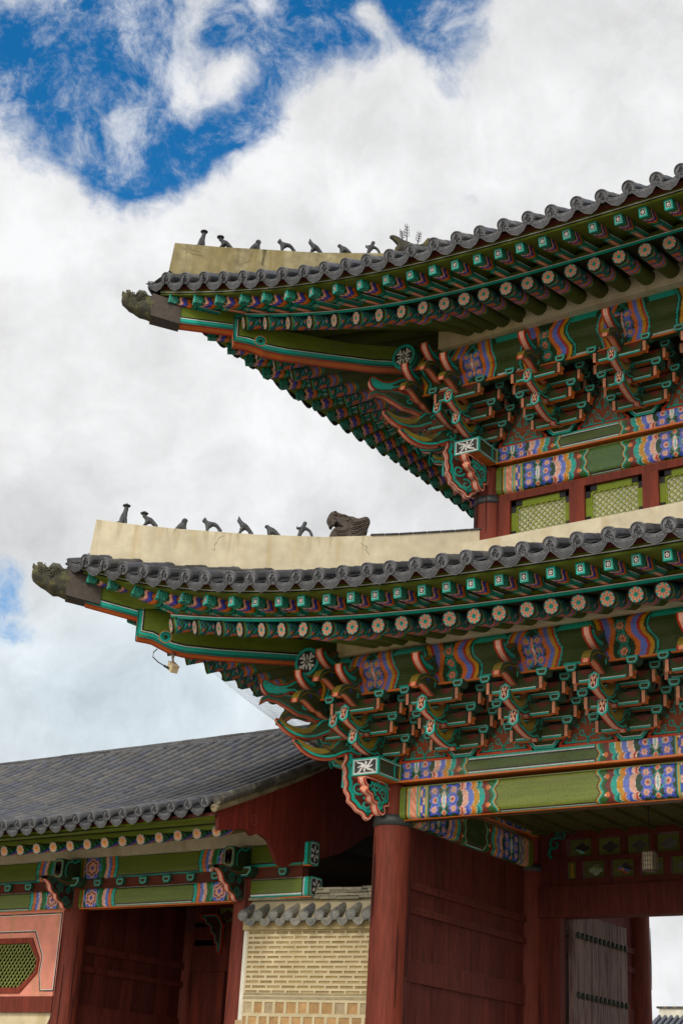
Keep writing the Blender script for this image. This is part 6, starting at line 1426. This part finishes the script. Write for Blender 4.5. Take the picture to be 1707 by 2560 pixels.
# wire bird nets below the eaves
def net(fnP, name, label, keep=None, cell=.062, r=.0009, cols=(.10, .09, .07)):
    """fnP(u, v) -> point, u along in metres, v in metres across"""
    segs = []; (u0_, u1_), (v0_, v1_) = keep; h = cell; i = 0
    nv_ = int((v1_-v0_)/(h*.75))+1; nu_ = int((u1_-u0_)/(h*.866))+1
    A, B = [], []
    for j in range(nv_):
        v = v0_+j*h*.75; off = (j % 2)*h*.433
        u = u0_+off+np.arange(nu_)*h*.866; vv = np.full_like(u, v)
        for (a0, b0), (a1, b1) in (((0, 0), (0, h*.5)), ((0, h*.5), (h*.433, h*.75)), ((0, h*.5), (-h*.433, h*.75))):
            A.append(np.stack([u+a0, vv+b0], 1)); B.append(np.stack([u+a1, vv+b1], 1))
    A, B = np.concatenate(A), np.concatenate(B)
    ok = (A[:, 0] >= u0_) & (A[:, 0] <= u1_) & (B[:, 0] >= u0_) & (B[:, 0] <= u1_) & (B[:, 1] <= v1_); A, B = A[ok], B[ok]
    PA, PB = fnP(A), fnP(B); ok = ~(np.isnan(PA).any(1) | np.isnan(PB).any(1)); PA, PB = PA[ok], PB[ok]
    d = PB-PA; L = np.linalg.norm(d, axis=1)[:, None]+1e-9; d /= L; ref = np.tile([.3, .8, .5], (len(d), 1)); s = np.cross(d, ref); s /= np.linalg.norm(s, axis=1)[:, None]; t = np.cross(s, d)
    V = []; n = len(PA)
    for P in (PA, PB):
        for k in range(3):
            a = 2*math.pi*k/3; V.append(P+r*(math.cos(a)*s+math.sin(a)*t))
    V = np.stack(V, 1).reshape(-1, 3); base = np.arange(n)*6; F = []
    for k in range(3): F.append(np.stack([base+k, base+(k+1) % 3, base+3+(k+1) % 3, base+3+k], 1))
    F = np.concatenate(F)
    mb = MB(); mb.V = [V]; mb.C = [np.tile(cols, (len(V), 1))]; mb.F = F.tolist(); mb.S = [False]*len(F); mb.n = len(V)
    o = mb.build(name, METAL); tag(o, label, 'netting', 'wire bird nets'); return o
def netf(swap, c0, zlow, Rf, A_off, zA):
    def f(uv):
        u, v = uv[:, 0], uv[:, 1]/1.0   # v from 0 (low edge, at the plate) to 1.95 (under the rafter ends)
        q = np.clip(v/1.95, 0, 1); x1 = u; ylow = c0-.42; xlow = np.maximum(u, c0-.62+0*u)
        # upper edge follows the round rafter ends
        yu = -Rf.Er(u)+.50; zu = Rf.zr(u)-.13
        xl = np.where(u < c0-.62, c0-.62+(u-(c0-.62))*.0, u); x = xl+(u-xl)*q
        yl = np.where(u < c0-.62, ylow-.2, ylow); y = yl+(yu-yl)*q; z = zlow+(zu-zlow)*q-.10*np.sin(math.pi*q)
        P = np.stack([x, y, z], 1)
        P[(P[:, 0] < P[:, 1]-.02)] = np.nan
        return P[:, [1, 0, 2]] if swap else P
    return f
net(netf(False, 0, 6.98, RL, 0, 0), 'bird_net', 'fine wire bird net stretched under the front eave of the lower roof', keep=((-2.2, 6.6), (0, 1.95)))
net(netf(True, 0, 6.98, RL, 0, 0), 'bird_net', 'fine wire bird net hanging against the sky under the left eave of the lower roof', keep=((-2.2, 4.5), (0, 1.95)))
net(netf(False, 1.05, 12.6, RU, 0, 0), 'bird_net', 'fine wire bird net stretched under the front eave of the upper roof', keep=((-1.8, 6.6), (0, 1.95)))
# ------------------------------------------------------------------ ground, terrace, distance
g = MB(); g.box((-400, -400, -.02), (400, 400, 0), (.34, .30, .24)); structure(g.build('ground', GROUND))
g = MB(); g.box((-1.6, -1.8, .0), (18.1, 10.8, .55), (.42, .40, .36)); 
structure(g.build('stone_terrace', BRICK)); g = MB(); g.box((-17, .0, 0), (-1.62, 9.2, .45), (.42, .40, .36)); structure(g.build('gallery_terrace', BRICK))
hall = thing('distant_hall', 'far grey tiled roof with pale plaster ridge seen through the gate', 'building', (-10, 62, 0))
mb = MB(); mb.box((-21.3, 60, 8.32), (10, 60.8, 8.80), (.66, .62, .50)); mb.box((-21.42, 59.9, 8.80), (10, 60.9, 8.90), TILE); mb.build('ridge', PLAST, hall)
mb = MB(); x = np.arange(-21.3, 10, .34)
P = np.array([[(-21.6, 60.2, 8.35), (10, 60.2, 8.35)], [(-21.8, 54, 5.2), (10, 54, 5.2)]]); mb.grid(P.transpose(1, 0, 2), TILE, False, flip=True)
for q in x: mb.tube([(q, 60.1, 8.42), (q-.02, 57, 6.75), (q-.04, 54, 5.28)], .10, (.10, .11, .14), n=8)
mb.grid(np.array([[(-21.6, 60.6, 8.35), (10, 60.6, 8.35)], [(-21.8, 67, 5.2), (10, 67, 5.2)]]).transpose(1, 0, 2), TILE, False); mb.build('tiled_roof', TILEM, hall)
mb = MB(); mb.box((-20, 55.5, 0), (9, 65.5, 5.6), (.45, .30, .2)); mb.build('wall', PLAST, hall)
# a bird far off in the sky
mb = MB(); mb.tube([(-.14, 0, 0), (-.05, 0, .01), (.06, 0, .02), (.13, 0, .03)], [.012, .035, .035, .01], (.03, .03, .035), n=8)
for sg in (1, -1): mb.add([(-.05, 0, .03), (.06, 0, .03), (.04, sg*.16, .09), (-.02, sg*.3, .05), (-.05, sg*.16, .08)], [(0, 1, 2, 3, 4)], (.03, .03, .035)); mb.add([(-.05, 0, .025), (.06, 0, .025), (.04, sg*.16, .085), (-.02, sg*.3, .045), (-.05, sg*.16, .075)], [(4, 3, 2, 1, 0)], (.03, .03, .035))
tag(mb.build('flying_bird', CLAY, None, T(-17.5, 24.5, 15.6, 1.2)), 'tiny dark bird flying in the pale sky left of the lower roof', 'bird')
